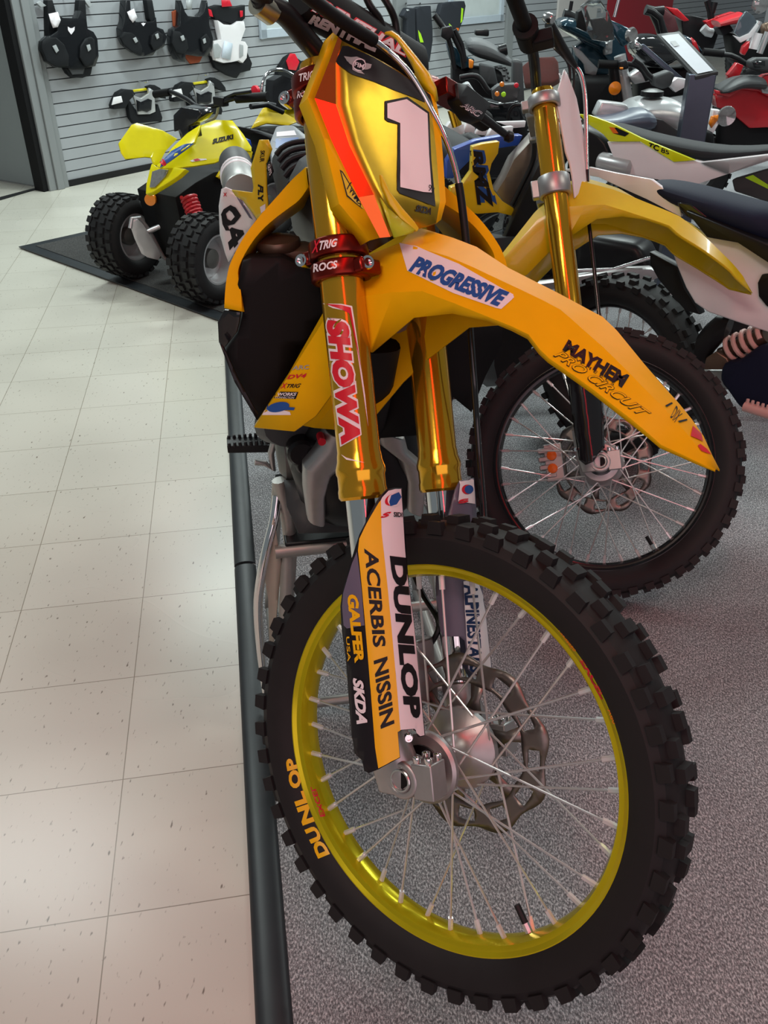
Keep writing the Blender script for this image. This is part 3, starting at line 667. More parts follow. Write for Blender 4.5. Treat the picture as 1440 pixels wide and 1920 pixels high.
sticker(plate1, 'plate_sticker', [
    Pg([(641,86),(652,86),(700,108),(750,138),(790,165),(806,178),(812,200),(804,196),(775,183),(740,170),(700,153),(660,140),(628,118)], LBLK, .0008, (14, 8)),
    Pg([(721,190),(763,182),(804,211),(808,300),(816,388),(749,363),(744,356),(745.5,233),(728,229),(721,224)], LBLK, .0010, (8, 12)),
    Pg([(725,195),(761,187),(800,214),(803,290),(808,362),(793,361),(749,352),(749,232),(725,222)], LWHT, .0018, (8, 12)),
    T('SKDA', [(777,397),(807,404),(810,391),(780,384)], LBLK, .0012, bold=.05, shear=.2, nx=5, ny=3),
    T('94', [(800,358),(811,366),(814,354),(803,346)], LBLK, .0022, bold=.0, nx=4, ny=3),
    Pg([(643,105),(658,107),(668,106),(683,113),(684,118),(696,121),(694,128),(686,131),(687,141),(670,137),(660,132),(659,122),(650,116)], GREY, .0014, (5, 5)),
    Pg(disc(672, 122, 12, 12.5, .5), LWHT, .0018), Pg(disc(672, 122, 10, 10.5, .5), LBLK, .0022), T('FIM', [(662.5,123),(679,130),(681,121),(664,115)], LWHT, .0028, bold=.02, nx=3, ny=3),
    Pg([(637,318),(643,322),(686,395),(680,392),(650,368)], LBLK, .0010, (5, 6)), Pg([(640,322),(643,326),(683,392),(678,389),(652,366)], YEL2, .0015, (5, 6)), T('TWMX', [(648,352),(676,388),(682,386),(656,336)], LBLK, .0020, bold=.02, nx=5, ny=3)])
def earp(P, fa): return [FF1.w(FF1.at(x, y, 0, fa(y))) for x, y in P]
fa = lambda y: DA-.055 - .037*(y-60)/120
eo = [(725,59),(733,58),(745,66),(757,80),(780,108),(804,139),(816,165),(820,190)]; ei = [(722,64),(731,66),(745,74),(756,90),(772,118),(780,134),(778,143),(806,176)]
V = earp(eo, fa) + earp(ei, fa); mk('plate_wing', V, [(i, i+1, 9+i, 8+i) for i in range(7)], YEL2, plate1, thick=.006)
wn = [FF1.at(x, y, 0, DA+a) for x, y, a in ((705,330,.056),(709,333,.052),(722,362,.044),(745,392,.030),(768,418,.012),(777,431,.006),(773,437,.008),(742,412,.03),(722,386,.042),(708,352,.052))]
w2_ = [FF1.at(x, y, 0, DA+a) for x, y, a in ((709,372,.056),(722,390,.044),(750,415,.030),(774,432,.012),(770,438,.010),(735,447,.038))]
mk('plate_rib', [FF1.w((q[0], q[1], q[2]+.006)) for q in wn], [tuple(range(len(wn)))], YEL2, plate1, thick=.008, bevel=.001)
mk('plate_facet', [FF1.w((q[0], q[1], q[2]+.003)) for q in w2_], [tuple(range(len(w2_)))], mat('lime_plastic', (.50, .58, .02, 1), .3, coat=.3), plate1, thick=.003)
# handlebar, pad, levers
g = G(); hb = [FF1.at(470, -30, 0, .22), FF1.at(490, 0, 0, .195), FF1.at(531, 24, 0, .16), FF1.at(566, 64, 0, .12), FF1.at(600, 108, 0, .085), (.05, .955, -.055), (0, .95, -.056), (-.05, .955, -.055), (-.10, .985, -.050), (-.16, 1.015, -.045), (-.24, 1.03, -.045), (-.41, 1.035, -.060)]
hb[0:0] = [np.array([.40, 1.06, -.06])]
g.tube([FF1.w(q) for q in smooth(hb, 4)], .0142, 16); hbar = g.obj('handlebar', BLK, B1)
cq = [FF1.at(484, 3, 0, .199), FF1.at(522, 31, 0, .163)]; G().tube([FF1.w(cq[0]*1.02-cq[1]*.02), FF1.w(cq[0]*.3+cq[1]*.7)], .0165, 18).obj('bar_collar', mat('titanium', (.50, .45, .36, 1), .3, 1.0), hbar)
g = G(); pc = []
for a in (.135, .128, -.128, -.135): pc.append([FF1.w((a, 1.030 + q[1], -.020 + q[2])) for q in ellipse_ring((0, 0, 0), (0, .027*(1 if abs(a) < .13 else .85), 0), (0, 0, .024*(1 if abs(a) < .13 else .85)), 20, 3)])
g.loft(pc); pad = g.obj('bar_pad', BLKM, hbar)
sticker(pad, 'pad_lettering', [T('RENTHAL', [(577,42),(703,97),(712,72),(588,27)], LWHT, .0008, bold=.07, nx=10, ny=4), T('RENTHAL', [(582,20),(760,108),(766,88),(610,0)], LRED, .0006, bold=.10, nx=10, ny=4), T('RENTHAL', [(584,19),(757,105),(764,90),(611,3)], LWHT, .0014, bold=.04, nx=10, ny=4)], parent=hbar)
g = G()
for a in (.045, -.045): g.box(FF1.w((a, .965, -.052)), FF1.d((.016, 0, 0)), FF1.d((0, .024, 0)), FF1.d((0, 0, .023)))
g.obj('bar_mount', REDA, hbar, bevel=.004)
G().tube([FF1.w((-.27, 1.032, -.046)), FF1.w((-.41, 1.035, -.060))], .0175, 16).obj('grip', BLKM, hbar)
g = G(); g.tube([FF1.w((-.17, 1.02, -.046)), FF1.w((-.215, 1.027, -.046))], .021, 16); q = FF1.at(838, 175, 0, -.20); g.box(FF1.w(q), FF1.d((.028, 0, 0)), FF1.d((0, .013, 0)), FF1.d((0, 0, .018)))
g.tube([FF1.w((-.12, 1.005, -.03)), FF1.w((-.16, 1.02, -.02))], .010, 12); lp = g.obj('lever_perch', REDA, hbar, bevel=.002)
q = FF1.at(882, 204, 0, -.25); cov = patch('lever_cover', [(846,160),(864,162),(911,199),(903,210),(893,230),(872,222),(850,190)], lambda x, y: FF1.w(FF1.at(x, y, 2, q[2])), BLK, hbar, (3, 3), thick=.022, bevel=.004)
sticker(cov, 'lever_lettering', [T('ARC', [(862,198),(898,222),(905,211),(868,190)], LWHT, .0006, bold=.06, shear=.3, nx=4, ny=3), T('ARC', [(863.5,197.5),(897.5,220),(903.5,211.5),(870,191.5)], LBLK, .0012, bold=.0, shear=.3, nx=4, ny=3)], parent=hbar)
tube('clutch_lever', [FF1.w(FF1.at(x, y, 2, q[2])) for x, y in [(885,204),(905,220),(925,235),(945,250)]], [.009, .0075, .0065, .0065], BLK, hbar); G().lathe([(.0001, -.010), (.007, -.008), (.0105, 0), (.007, .008), (.0001, .010)], FF1.w(FF1.at(954, 256, 2, q[2])), (1, 0, 0), 14).obj('lever_ball', BLK, hbar)
# front brake hose and control cables
hp = [(560,-22,.13),(597,8,.10),(650,45,.045),(712,84,-.02),(762,130,-.055),(803,195,-.085),(836,262,-.10),(857,330,-.108),(868,400,-.114),(876,480,-.118),(881,600,-.122),(888,700,-.125),(896,820,-.128),(906,945,-.128),(908,990,-.122)]
hq = [np.array(FF1.w(FF1.at(*p[:2], 0, p[2]+(DA+.035)*(1-i/14)+.006))) for i, p in enumerate(hp[:12])] + [np.array(FF1.w(FF1.at(*p[:2], 0, p[2]))) for p in hp[12:]]
hs = smooth(hq, 5)
hose = tube('brake_hose', hs[13:38], .0042, CHR, B1); tube('hose_sleeve', hs[0:15], .0085, BLKM, hose); tube('hose_sheath', hs[36:48], .0058, BLK, hose); tube('hose_lower', hs[46:], .0048, BLKG, hose)
for P in ([(655,-20,.02),(672,20,.01),(690,45,-.01),(700,75,-.03)], [(680,-20,-.02),(706,18,-.03),(720,50,-.05),(725,90,-.06)]):
    tube('control_cable', smooth([FF1.w(FF1.at(x, y, 0, a)+np.array([0, 0, .02])) for x, y, a in P], 5), .0052, BLK, B1)
G().tube(smooth([FF1.w(q) for q in [(-.09, .30, -.11), (-.098, .22, -.085), (-.085, .17, -.05), (-.08, .12, -.085)]], 6), .0045, 8).obj('caliper_hose', BLK, B1)
g = G(); g.box(FF1.w((-.056, .105, -.085)), FF1.d((.026, 0, 0)), FF1.d((0, .05, .0)), FF1.d((0, 0, .026)))
for uu in (.085, .125): g.lathe([(.014, -.03), (.014, .034)], FF1.w((-.056, uu, -.085)), FF1.d((1, 0, 0)), 14)
g.obj('brake_caliper', ALU, B1, bevel=.005)
# tyre and rim lettering
sticker(tyre1, 'tyre_lettering', [T('DU', [(619,1601),(592,1547),(571,1556),(597,1610)], SYEL, .0008, bold=.05, nx=7, ny=3), T('NL', [(590,1540),(569,1482),(547,1489),(568,1548)], SYEL, .0008, bold=.05, nx=7, ny=3), T('OP', [(567,1474),(556,1419),(535,1424),(545,1481)], SYEL, .0008, bold=.05, nx=7, ny=3)], parent=rim1)
sticker(rim1, 'rim_lettering', [[T('EXCEL', [(1087,1238),(1128,1312),(1139,1306),(1098,1232)], LRED, .0006, bold=.05, nx=8, ny=2)], [T('EXCEL', [(601,1532),(582,1476),(590,1473),(610,1530)], LRED, .0006, bold=.03, nx=8, ny=2)], [T('Takasago', [(1044,1182),(1075,1222),(1083,1220),(1050,1176)], LORG, .0006, nx=4, ny=2)], [T('A60', [(1139,1330),(1150,1358),(1157,1356),(1146,1328)], LORG, .0006, nx=4, ny=2)]])
# ------------------------------------------------------------------ its chassis (axes: bike's right, forward, up)
PB = lambda n, d: plane(BF1, n, d)
def bx(c, hx, hy, hz, m=0, g=None): return (g or G()).box(BF1.w(c), BF1.d((hx, 0, 0)), BF1.d((0, hy, 0)), (0, 0, hz), m)
RC = .035
SHP = [(574,315),(549,338),(524,366),(505,387),(486,409),(468,432),(453,455),(440,480),(431,502),(425,535),(422,578)]
SHQ = [(578,349),(560,374),(538,391),(518,406),(497,424),(478,445),(463,467),(451,490),(445,512),(450,545),(453,584)]
sf = PB((0, 1, .45), -.40+.45*1.0)
def shroud(mir, name):
    P = smooth([BF1.l(sf(*q)) for q in SHP], 3); Q = smooth([BF1.l(sf(*q)) for q in SHQ], 3); rows = []
    for i, (p, q) in enumerate(zip(P, Q)):
        pts = [(p[0]-.035, p[1]-.15, p[2]-.035), (p[0]-.004, p[1]-.006, p[2]-.001), tuple(p), tuple(q*.9+p*.1), tuple(q), (q[0]-.012, q[1]-.05, q[2]-.02)]
        rows.append([BF1.w((2*RC-x[0] if mir else x[0], x[1], x[2])) for x in pts])
    return G().loft(rows, cap=False, closed=False).obj(name, YEL, B1, thick=.003, ang=50)
shr = shroud(False, 'radiator_shroud'); shroud(True, 'radiator_shroud')
pl = PB((0, 1, 0), -.415)
patch('radiator_louvre', [(455,487),(470,481),(530,480),(556,492),(585,502),(606,520),(612,600),(560,650),(520,770),(480,780),(446,710),(424,652),(446,622),(455,585),(454,552),(445,528)], pl, BLKM, B1, (4, 6), thick=.03)
patch('lower_shroud', [(421,580),(452,584),(450,602),(445,622),(421,652),(411,641),(409,603)], PB((.3, 1, 0), -.40+.07), BLKG, shr, (4, 4), thick=.006, bevel=.001)
patch('lower_shroud_edge', [(411,641),(421,652),(446,708),(484,776),(479,782),(440,716)], PB((0, 1, .2), -.39+.19), BLK, shr, (3, 6), thick=.008)
patch('radiator_louvre', [(700,590),(940,585),(936,640),(905,700),(880,766),(846,738),(830,805),(700,815)], PB((0, 1, 0), -.47), BLKM, B1, (4, 4), thick=.03)
bx((RC+.115, -.47, .90), .065, .018, .13).obj('radiator', ALUD, B1, bevel=.006); bx((RC-.115, -.52, .88), .065, .018, .13).obj('radiator', ALUD, B1, bevel=.006)
g = G(); ct = BF1.at(520, 463, 1, -.47); g.lathe([(.022, -.03), (.022, -.004), (.033, -.002), (.036, .006), (.034, .012), (.016, .017), (.0001, .018)], BF1.w(ct), (0, 0, 1), 10)
g.obj('radiator_cap', BRZ, B1)
g = G(); g.loft([ellipse_ring(BF1.w((r, -.47, z)), BF1.d((0, .024, 0)), (0, 0, h), 12, 3) for r, z, h in ((.20, 1.015, .012), (.17, 1.03, .016), (.12, 1.025, .020), (.06, 1.00, .024), (.035, .99, .022))]); g.obj('radiator_top_tank', BRZ, B1)
g = G(); g.loft([ellipse_ring(BF1.w((RC, f, z)), BF1.d((a, 0, 0)), (0, 0, h), 16, 2.6) for f, z, a, h in ((-.40, 1.05, .05, .05), (-.50, 1.08, .085, .075), (-.65, 1.06, .095, .09), (-.80, 1.00, .075, .07))]); g.obj('fuel_tank', GREYD, B1)
g = G()
for s in (1, -1): g.loft([ellipse_ring(BF1.w((RC+s*a, f, z)), BF1.d((.018, 0, 0)), BF1.d((0, -.02, .038)), 12, 3) for a, f, z in ((.03, -.36, .98), (.09, -.50, .97), (.12, -.75, .86), (.11, -1.0, .62), (.10, -1.05, .48))])
g.lathe([(.034, -.11), (.038, -.10), (.034, -.05), (.034, .06), (.038, .11), (.034, .12)], FF1.w((0, .815, OFFW-.022)), FF1.d((0, 1, 0)), 20); frame1 = g.obj('frame', BRZ, B1)
g = G()  # seat with gripper ribs
g.loft([ellipse_ring(BF1.w((RC, f, z)), BF1.d((a, 0, 0)), (0, 0, h), 20, 2.8) for f, z, a, h in ((-.58, 1.02, .045, .03), (-.70, 1.01, .062, .055), (-.9, .995, .072, .062), (-1.15, .99, .082, .065), (-1.35, .985, .080, .055), (-1.45, .985, .06, .03))])
seat1 = g.obj('seat', SEAT, B1)
g = G()
for f in (-.92, -1.0, -1.08, -1.16, -1.24): g.tube([BF1.w((RC+x, f, .995 + .066*max(0.02, 1-(abs(x)/.082)**2.8)**(1/2.8))) for x in np.linspace(-.074, .074, 13)], .006, 8)
g.obj('seat_rib', SEAT, seat1)
sp_ = PB((.6, .8, 0), -.92)
np1 = patch('side_number_panel', [(416,354),(423,351),(435,356),(453,376),(481,411),(465,434),(429,491),(423,475),(413,439),(411,386)], sp_, WHT, B1, (5, 6), thick=.004)
sticker(np1, 'panel_lettering', [[Pg([(415,402),(420,392),(433,384),(443,389),(453,404),(448,411),(441,406),(436,398),(431,394),(424,400)], LBLK, .002, (4, 4)), Pg([(415,402),(424,400),(427,410),(434,414),(441,406),(448,411),(440,420),(428,423),(420,415)], LBLK, .002, (4, 4)), Pg([(416,404),(421,414),(428,424),(432,432),(424,432),(418,420)], LBLK, .0021, (3, 3)), T('4', [(424,436),(432,474),(460,442),(449,413)], LBLK, .0012, bold=.07, nx=4, ny=4)], [T('X', [(419,368),(426,368),(426,361),(419,361)], LRED, .0012, bold=.04)], [Pg([(443,368),(452,374),(475,412),(468,408)], PURP, .0012, (3, 4))]])
sp2 = PB((.6, .8, 0), -.86)
yp1 = patch('side_panel', [(471,315),(487,262),(503,262),(510,280),(499,308),(501,360),(504,396),(485,416),(481,408),(457,376),(442,367),(435,356),(474,361),(476,351)], sp2, YEL2, B1, (5, 8), thick=.004)
sticker(yp1, 'panel_lettering', [[T('FLY', [(484,345),(484,380),(494,378),(494,350)], LBLK, .0012, bold=.05, nx=3, ny=4)], [T('SKUR', [(489,282),(487,304),(496,303),(497,282)], LBLK, .0012, bold=.02, nx=3, ny=4)], [Pg([(488,388),(498,382),(498,393),(490,400)], LWHT, .0012, (3, 3))]])
tag_ = patch('seat_tag', [(500,306),(508,302),(513,322),(506,334)], PB((.6, .8, 0), -.83), BLK, seat1, (2, 2), thick=.003); sticker(tag_, 'tag_lettering', [T('GUTS', [(502,310),(506,330),(510,324),(506,306)], LWHT, .001, bold=.02)], parent=seat1)
g = G(); m0, m1 = BF1.at(454, 362, 1, -1.42), BF1.at(441, 306, 1, -1.86); ax = m1-m0; Lm = np.linalg.norm(ax)
for a, b, r, m in ((0, .42, .046, 0), (.42, .47, .048, 1), (.47, .53, .046, 0), (.53, .57, .048, 1), (.57, 1.0, .047, 2), (1.0, 1.12, .035, 2)): g.lathe([(r-.002, Lm*a), (r, Lm*a+.004), (r, Lm*b-.004), (r-.002 if b < 1 else .02, Lm*b)], BF1.w(m0), BF1.d(ax), 28, m)
g.obj('exhaust_muffler', [mat('brushed_muffler', (.36, .35, .34, 1), .42, .9), LWHT, GREYD], B1)
g = G(); g.loft([ellipse_ring(BF1.w((RC, f, z)), BF1.d((a, 0, 0)), (0, 0, .012), 16, 3) for f, z, a in ((-1.35, .935, .06), (-1.55, .95, .07), (-1.75, .975, .06), (-1.92, .985, .03))]); rf1 = g.obj('rear_fender', mat('smoky_fender', (.22, .24, .27, 1), .3, coat=.3), B1)
sticker(rf1, 'fender_sticker', [Pg([(495,262),(560,258),(556,275),(500,280)], LBLU, .001, (3, 3)), Pg([(500,250),(552,245),(556,254),(500,258)], LWHT, .001, (3, 3))])
# engine, cradle, peg
g = G()
for P in ([(.075, .71), (.085, .68), (.12, .645), (.128, .60), (.128, .535)], [(-.005, .71), (-.012, .68), (-.045, .645), (-.055, .60), (-.055, .535)]):
    g.loft([ellipse_ring(BF1.w((r, -.50+.06*(z-.7), z)), BF1.d((w_, 0, .5*w_)), BF1.d((0, .03, 0)), 14, 3.2) for (r, z), w_ in zip(P, (.030, .030, .026, .020, .016))])
G().loft([ellipse_ring(BF1.w((RC, f, z)), BF1.d((.030, 0, 0)), BF1.d((0, .03, 0)), 14, 3) for f, z in ((-.33, .93), (-.42, .80), (-.50, .70))]).obj('down_tube', BLKM, B1)
g.obj('frame_cradle', ALU, B1, bevel=.002)
g = G(); g.loft([ellipse_ring(BF1.w((RC, -.62, z)), BF1.d((a, 0, 0)), BF1.d((0, b_, 0)), 18, 3) for z, a, b_ in ((.50, .085, .10), (.55, .12, .14), (.62, .135, .15), (.70, .11, .12), (.80, .08, .09), (.90, .07, .08))]); eng = g.obj('engine', BLK, B1)
for s, c in ((1, .15), (-1, -.08)): G().lathe([(.05, -.02), (.06, 0), (.058, .02), (.04, .032), (.0001, .035)], BF1.w((c, -.66, .60)), BF1.d((s, 0, 0)), 28).obj('engine_cover', ALUD, eng)
for x, y, rr_ in ((566,850,.026), (592,846,.02), (575,872,.02), (765,860,.022)): G().lathe([(rr_, -.05), (rr_, .0), (rr_*.8, .006), (.0001, .006)], BF1.w(BF1.at(x, y, 1, -.515)), BF1.d((0, 1, 0)), 18).obj('water_pump', BLK, eng)
clamp = G().lathe([(.007, -.02), (.007, .006), (.0001, .006)], BF1.w(BF1.at(603, 826, 1, -.47)), BF1.d((0, 1, 0)), 10).obj('engine_bolt', LRED, eng)
g = G(); g.loft([ellipse_ring(BF1.w(BF1.at(x, y, 1, f)), BF1.d((a, 0, 0)), BF1.d((0, .3*h, h)), 20, 2.3) for x, y, f, a, h in ((500,792,-.62,.02,.02), (530,796,-.56,.05,.045), (570,795,-.53,.07,.055), (620,780,-.53,.06,.05))]); g.obj('exhaust_header', GREYD, B1)
patch('skid_plate', [(532,900),(590,906),(612,925),(650,925),(740,930),(740,995),(560,1000),(538,950)], PB((0, 1, .9), -.56+.9*.5), GREYD, B1, (4, 4), thick=.006)
g = G(); pg = BF1.at(466, 834, 1, -.93); g.box(BF1.w(pg), BF1.d((.047, 0, .004)), BF1.d((0, .022, 0)), (0, 0, .009))
for i in range(8):
    for j in (-1, 1): g.lathe([(.0045, 0), (.0035, .010), (.0001, .0105)], BF1.w(pg + np.array([-.042+.012*i, j*.019, .008])), (0, 0, 1), 8)
g.box(BF1.w(pg+np.array([-.06, 0, -.004])), BF1.d((.02, 0, 0)), BF1.d((0, .013, 0)), (0, 0, .010)); g.obj('foot_peg', BLK, B1, bevel=.002)
g = G(); g.tube([BF1.w(BF1.at(x, y, 1, -.75)) for x, y in ((478,866),(497,868),(512,880),(508,850),(515,825))], .007, 10); g.obj('brake_pedal', ALU, B1)
g = G(); g.loft([ellipse_ring(BF1.w(BF1.at(x, y, 1, -.70)), BF1.d((.010, 0, 0)), BF1.d((0, .012, 0)), 10, 3) for x, y in ((522,820),(527,850),(537,885),(548,890))]); g.obj('peg_mount', ALUD, B1)
# rear wheel and swingarm
FR_ = Frame(BF1.w((RC, -1.48, .46)), [BF1.d((1, 0, 0)), BF1.d((0, 0, 1)), BF1.d((0, 1, 0))])
rw, _ = wheel(FR_, B1, RIMG, STEEL, 'rear_wheel', R=.335, halfw=.056, rr=.255, nsp=36, knobn=36)
hubdisc(FR_, rw)
g = G()
for s in (1, -1): g.loft([ellipse_ring(BF1.w((RC+s*a, f, z)), BF1.d((.014, 0, 0)), (0, 0, h), 12, 3) for a, f, z, h in ((.08, -.95, .50, .04), (.10, -1.15, .49, .045), (.105, -1.45, .46, .03), (.105, -1.53, .46, .025))])
g.obj('swingarm', ALU, B1)
# ------------------------------------------------------------------ the stand under it
SD = thing('bike_stand', BF1.w((RC, -.70, 0)), 'low silver paddock stand holding up the number one bike', 'stand')
ST = mat('stand_steel', (.42, .41, .39, 1), .45, .8, .1)
bx((RC, -.72, .432), .15, .14, .006).obj('stand_top', BLK, SD, bevel=.003)
G().lathe([(.009, 0), (.007, .003), (.0001, .004)], BF1.w(BF1.at(565, 986, 2, .438)), (0, 0, 1), 12).obj('rivet', STEEL, SD)
g = G()
for s in (1, -1):
    for f0, f1 in ((-.60, -.52), (-.85, -.92)): g.tube([BF1.w((RC+s*.145, f0, .42)), BF1.w((RC+s*.19, f1, .022))], .013, 12)
    for f in (-.60, -.85): pass
    g.tube([BF1.w((RC+s*.188, -.52, .022)), BF1.w((RC+s*.188, -.92, .022))], .013, 12); g.tube([BF1.w((RC+s*.165, -.575, .26)), BF1.w((RC+s*.165, -.87, .26))], .010, 10)
g.tube([BF1.w((RC+.17, -.585, .418)), BF1.w((RC-.17, -.585, .418))], .014, 14); g.tube([BF1.w((RC+.165, -.56, .26)), BF1.w((RC-.165, -.56, .26))], .011, 12); g.tube([BF1.w((RC+.19, -.525, .06)), BF1.w((RC-.19, -.525, .06))], .011, 12)
g.obj('stand_frame', ST, SD)
patch('lift_plate', [(513,968),(520,1010),(527,1052),(523,1113),(511,1235),(505,1200),(503,1120),(493,1068),(503,1010)], plane(BF1, (.25, 1, 0), -.60+.06), mat('raw_plate', (.55, .50, .43, 1), .5, .6), SD, (3, 5), thick=.004)
tube('lift_lever', smooth([BF1.w(BF1.at(x, y, 1, f)) for x, y, f in ((520,930,-.62),(514,975,-.60),(500,1030,-.585),(489,1085,-.575),(484,1140,-.575),(489,1215,-.575),(500,1305,-.575))], 4), .0095, CHR, SD)
tube('stand_brace', [BF1.w(BF1.at(x, y, 1, -.62)) for x, y in ((523,900),(537,960),(545,1015),(541,1100),(528,1230))], .014, ST, SD)
# ------------------------------------------------------------------ second bike: gold upper forks, black guards, white plate
KS = .9776
FF2 = Frame((0.54948, 1.93542, 0.31837), [[-0.2581518, -0.82446533, 0.5036016], [-0.10571355, 0.5422466, 0.8335426], [0.96030323, -0.161943, 0.22713909]], KS)
h2 = np.array([.191, -.982, 0]); BF2 = Frame((.49, 2.0, 0), [np.cross(h2, [0, 0, 1.0]), h2, (0, 0, 1)])
def WY(y, slope=0.0): return plane(W, (-slope, 1, 0), y)
def sc(P, k, ox=0, oy=0): return [(ox+x*k, oy+y*k) for x, y in P]
def band(name, top, bot, surf, lat, hw, m, parent, n=16, sq=2.6, taper=None, **k):
    """loft whose upper and lower outlines are given; lat = sideways direction, hw = half width"""
    R = []; lat = np.asarray(lat, float)/np.linalg.norm(lat)
    for i, (t, b) in enumerate(zip(top, bot)):
        p, q = surf(*t), surf(*b); w_ = hw if taper is None else hw*taper[i]
        R.append(ellipse_ring((p+q)/2, lat*w_, (p-q)/2, n, sq))
    return G().loft(R).obj(name, m, parent, **k)
B2 = thing('dirt_bike', BF2.w((0, -.7, 0)), 'dirt bike with black front wheel, black fork guards and plain white number plate', 'motorcycle')
rimB = rimB_ = mat('black_rim', (.014, .014, .016, 1), .25, .6, coat=.4)
rim2, tyre2 = wheel(FF2, B2, rimB, STEEL, R=.349, knobn=50)
hubdisc(FF2, rim2)
for s in (1, -1): fork_lug(FF2, B2, s)
leg2 = [fork_leg(FF2, B2, s, GOLD, top=.94, split=.30) for s in (1, -1)]
triple(FF2, B2, ALU, [(.672, .722)], 'lower_triple_clamp'); tu2 = triple(FF2, B2, ALU, [(.895, .925)], 'upper_triple_clamp')
g = G(); q = FF2.at(1020, 368, 1, .697)
g.box(FF2.w(q), FF2.d((.012, 0, 0)), FF2.d((0, .024, 0)), FF2.d((0, 0, .010))); g.obj('clamp_lug', REDA, B2, bevel=.004)
for u_ in (.708, .686): G().lathe([(.006, -.01), (.006, .013), (.0001, .014)], FF2.w((q[0], u_, q[2])), FF2.d((.8, 0, -.4)), 12).obj('clamp_bolt', CHR, B2)
fen2 = fender(FF2, B2, [YEL2], FF1)
g2o = [(1058,640),(1125,640),(1130,760),(1133,840),(1122,850),(1112,866),(1098,872),(1086,862),(1076,800),(1066,730)]
gd2 = patch('fork_guard', g2o, lambda x, y: FF2.w(FF2.cyl(x, y, SPK, OFFW+.006, .050)), BLKG, B2, (10, 12), thick=.003)
for p in ((1078,843),(1131,828)): G().lathe([(.005, -.004), (.005, .003), (.0001, .004)], FF2.w(FF2.cyl(*p, SPK, OFFW, .052)), FF2.d((.7, 0, .5)), 10).obj('guard_bolt', CHR, gd2)
g = G(); cc = FF2.at(1040, 868, 0, -.05)
g.box(FF2.w(cc), FF2.d((.028, 0, 0)), FF2.d((0, .050, .0)), FF2.d((0, 0, .024)))
for i in (-.022, 0, .022, .044): g.box(FF2.w(cc+np.array([0, i-.01, -.018])), FF2.d((.030, 0, 0)), FF2.d((0, .007, 0)), FF2.d((0, 0, .022)))
cal2 = g.obj('brake_caliper', ALU, B2, bevel=.003)
for x, y in ((1036,855),(1038,879)): G().lathe([(.013, 0), (.013, .036), (.010, .038), (.0001, .038)], FF2.w(FF2.at(x, y, 0, -.05)), FF2.d((1, 0, 0)), 14).obj('caliper_piston', LORG, cal2)
pl2 = plane(FF2, (.62, 0, .78), .058)
plate2 = patch('number_plate', [(1057,130),(1063,140),(1070,158),(1080,185),(1092,245),(1100,300),(1106,337),(1090,356),(1077,372),(1072,330),(1068,308),(1060,285),(1052,240),(1047,212),(1042,188),(1047,165)], pl2, WHT, B2, (5, 10), thick=.006, bevel=.002)
V = [FF2.w(FF2.l(pl2(x, y)) - np.array([.015, 0, .012])) for x, y in ((1057,130),(1080,185),(1092,245),(1106,337))] ; V += [FF2.w(FF2.l(v)*np.array([1, 1, 1]) + np.array([-.09, .0, .012])) for v in V]
mk('plate_side', V, [(i, i+1, 5+i, 4+i) for i in range(3)], WHT, plate2, thick=.004)
hb2 = tube('handlebar', [FF2.w(q) for q in smooth([(-.38, 1.02, -.06), (-.2, 1.01, -.04), (-.05, .965, -.045), (.05, .965, -.045), (.12, .985, -.040), (.2, 1.01, -.04), (.40, 1.03, -.06)], 4)], .0135, BLK, B2, 14)
patch('bar_pad', [(980,128),(1000,112),(1040,110),(1047,120),(1049,152),(1035,160),(984,163)], plane(FF2, (1, 0, 0), -.06), FOAM, hb2, (2, 2), thick=.03, bevel=.006)
g = G(); g.tube([FF2.w((.27, 1.018, -.046)), FF2.w((.42, 1.033, -.062))], .018, 16); g.lathe([(.018, 0), (.03, .002), (.03, .008), (.018, .010)], FF2.w((.265, 1.017, -.045)), FF2.d((1, 0, 0)), 20); g.obj('grip', BLKM, hb2)
g = G(); g.tube([FF2.w((.20, 1.01, -.04)), FF2.w((.26, 1.017, -.045))], .028, 16); g.box(FF2.w((.225, 1.0, -.01)), FF2.d((.022, 0, 0)), FF2.d((0, .016, 0)), FF2.d((0, 0, .025))); g.obj('throttle_housing', BLKM, hb2, bevel=.004)
for x, y in ((1029,34),(1046,84)): G().lathe([(.010, -.012), (.012, -.006), (.012, .006), (.009, .013)], FF2.w(FF2.at(x, y, 0, .22 if y < 60 else .13)), FF2.d((.3, -.6, .6)), 12).obj('cable_adjuster', STEEL, hb2)
tube('cable_boot', [FF2.w(FF2.at(x, y, 0, a)) for x, y, a in ((1030,45,.20),(1050,85,.13),(1064,104,.09),(1078,123,.05))], [.012, .014, .011, .007], BLK, hb2)
ho = smooth([FF2.w(FF2.at(x, y, 0, .03)) for x, y in ((1077,121),(1090,142),(1097,180),(1099,230),(1100,300),(1103,400),(1108,450),(1118,540),(1124,600))], 5)
tube('brake_hose', ho, .005, BLKG, B2); tube('hose_sleeve', ho[2:22], .0058, STEEL, B2)
for P in ([(1040,90),(1066,120),(1068,170),(1064,200)], [(1046,95),(1074,125),(1075,180)]): tube('control_cable', smooth([FF2.w(FF2.at(x, y, 0, .0)) for x, y in P], 5), .004, BLK, B2)
KS = 1.0
S2 = plane(W, (-.19, 1, 0), 2.66)
shr2 = patch('radiator_shroud', [(934,264),(905,268),(884,274),(882,320),(866,342),(843,350),(843,374),(868,394),(893,399),(930,396),(963,404),(960,388),(940,376),(923,355),(915,322),(919,305),(931,286)], S2, YEL2, B2, (4, 5), thick=.03, bevel=.006)
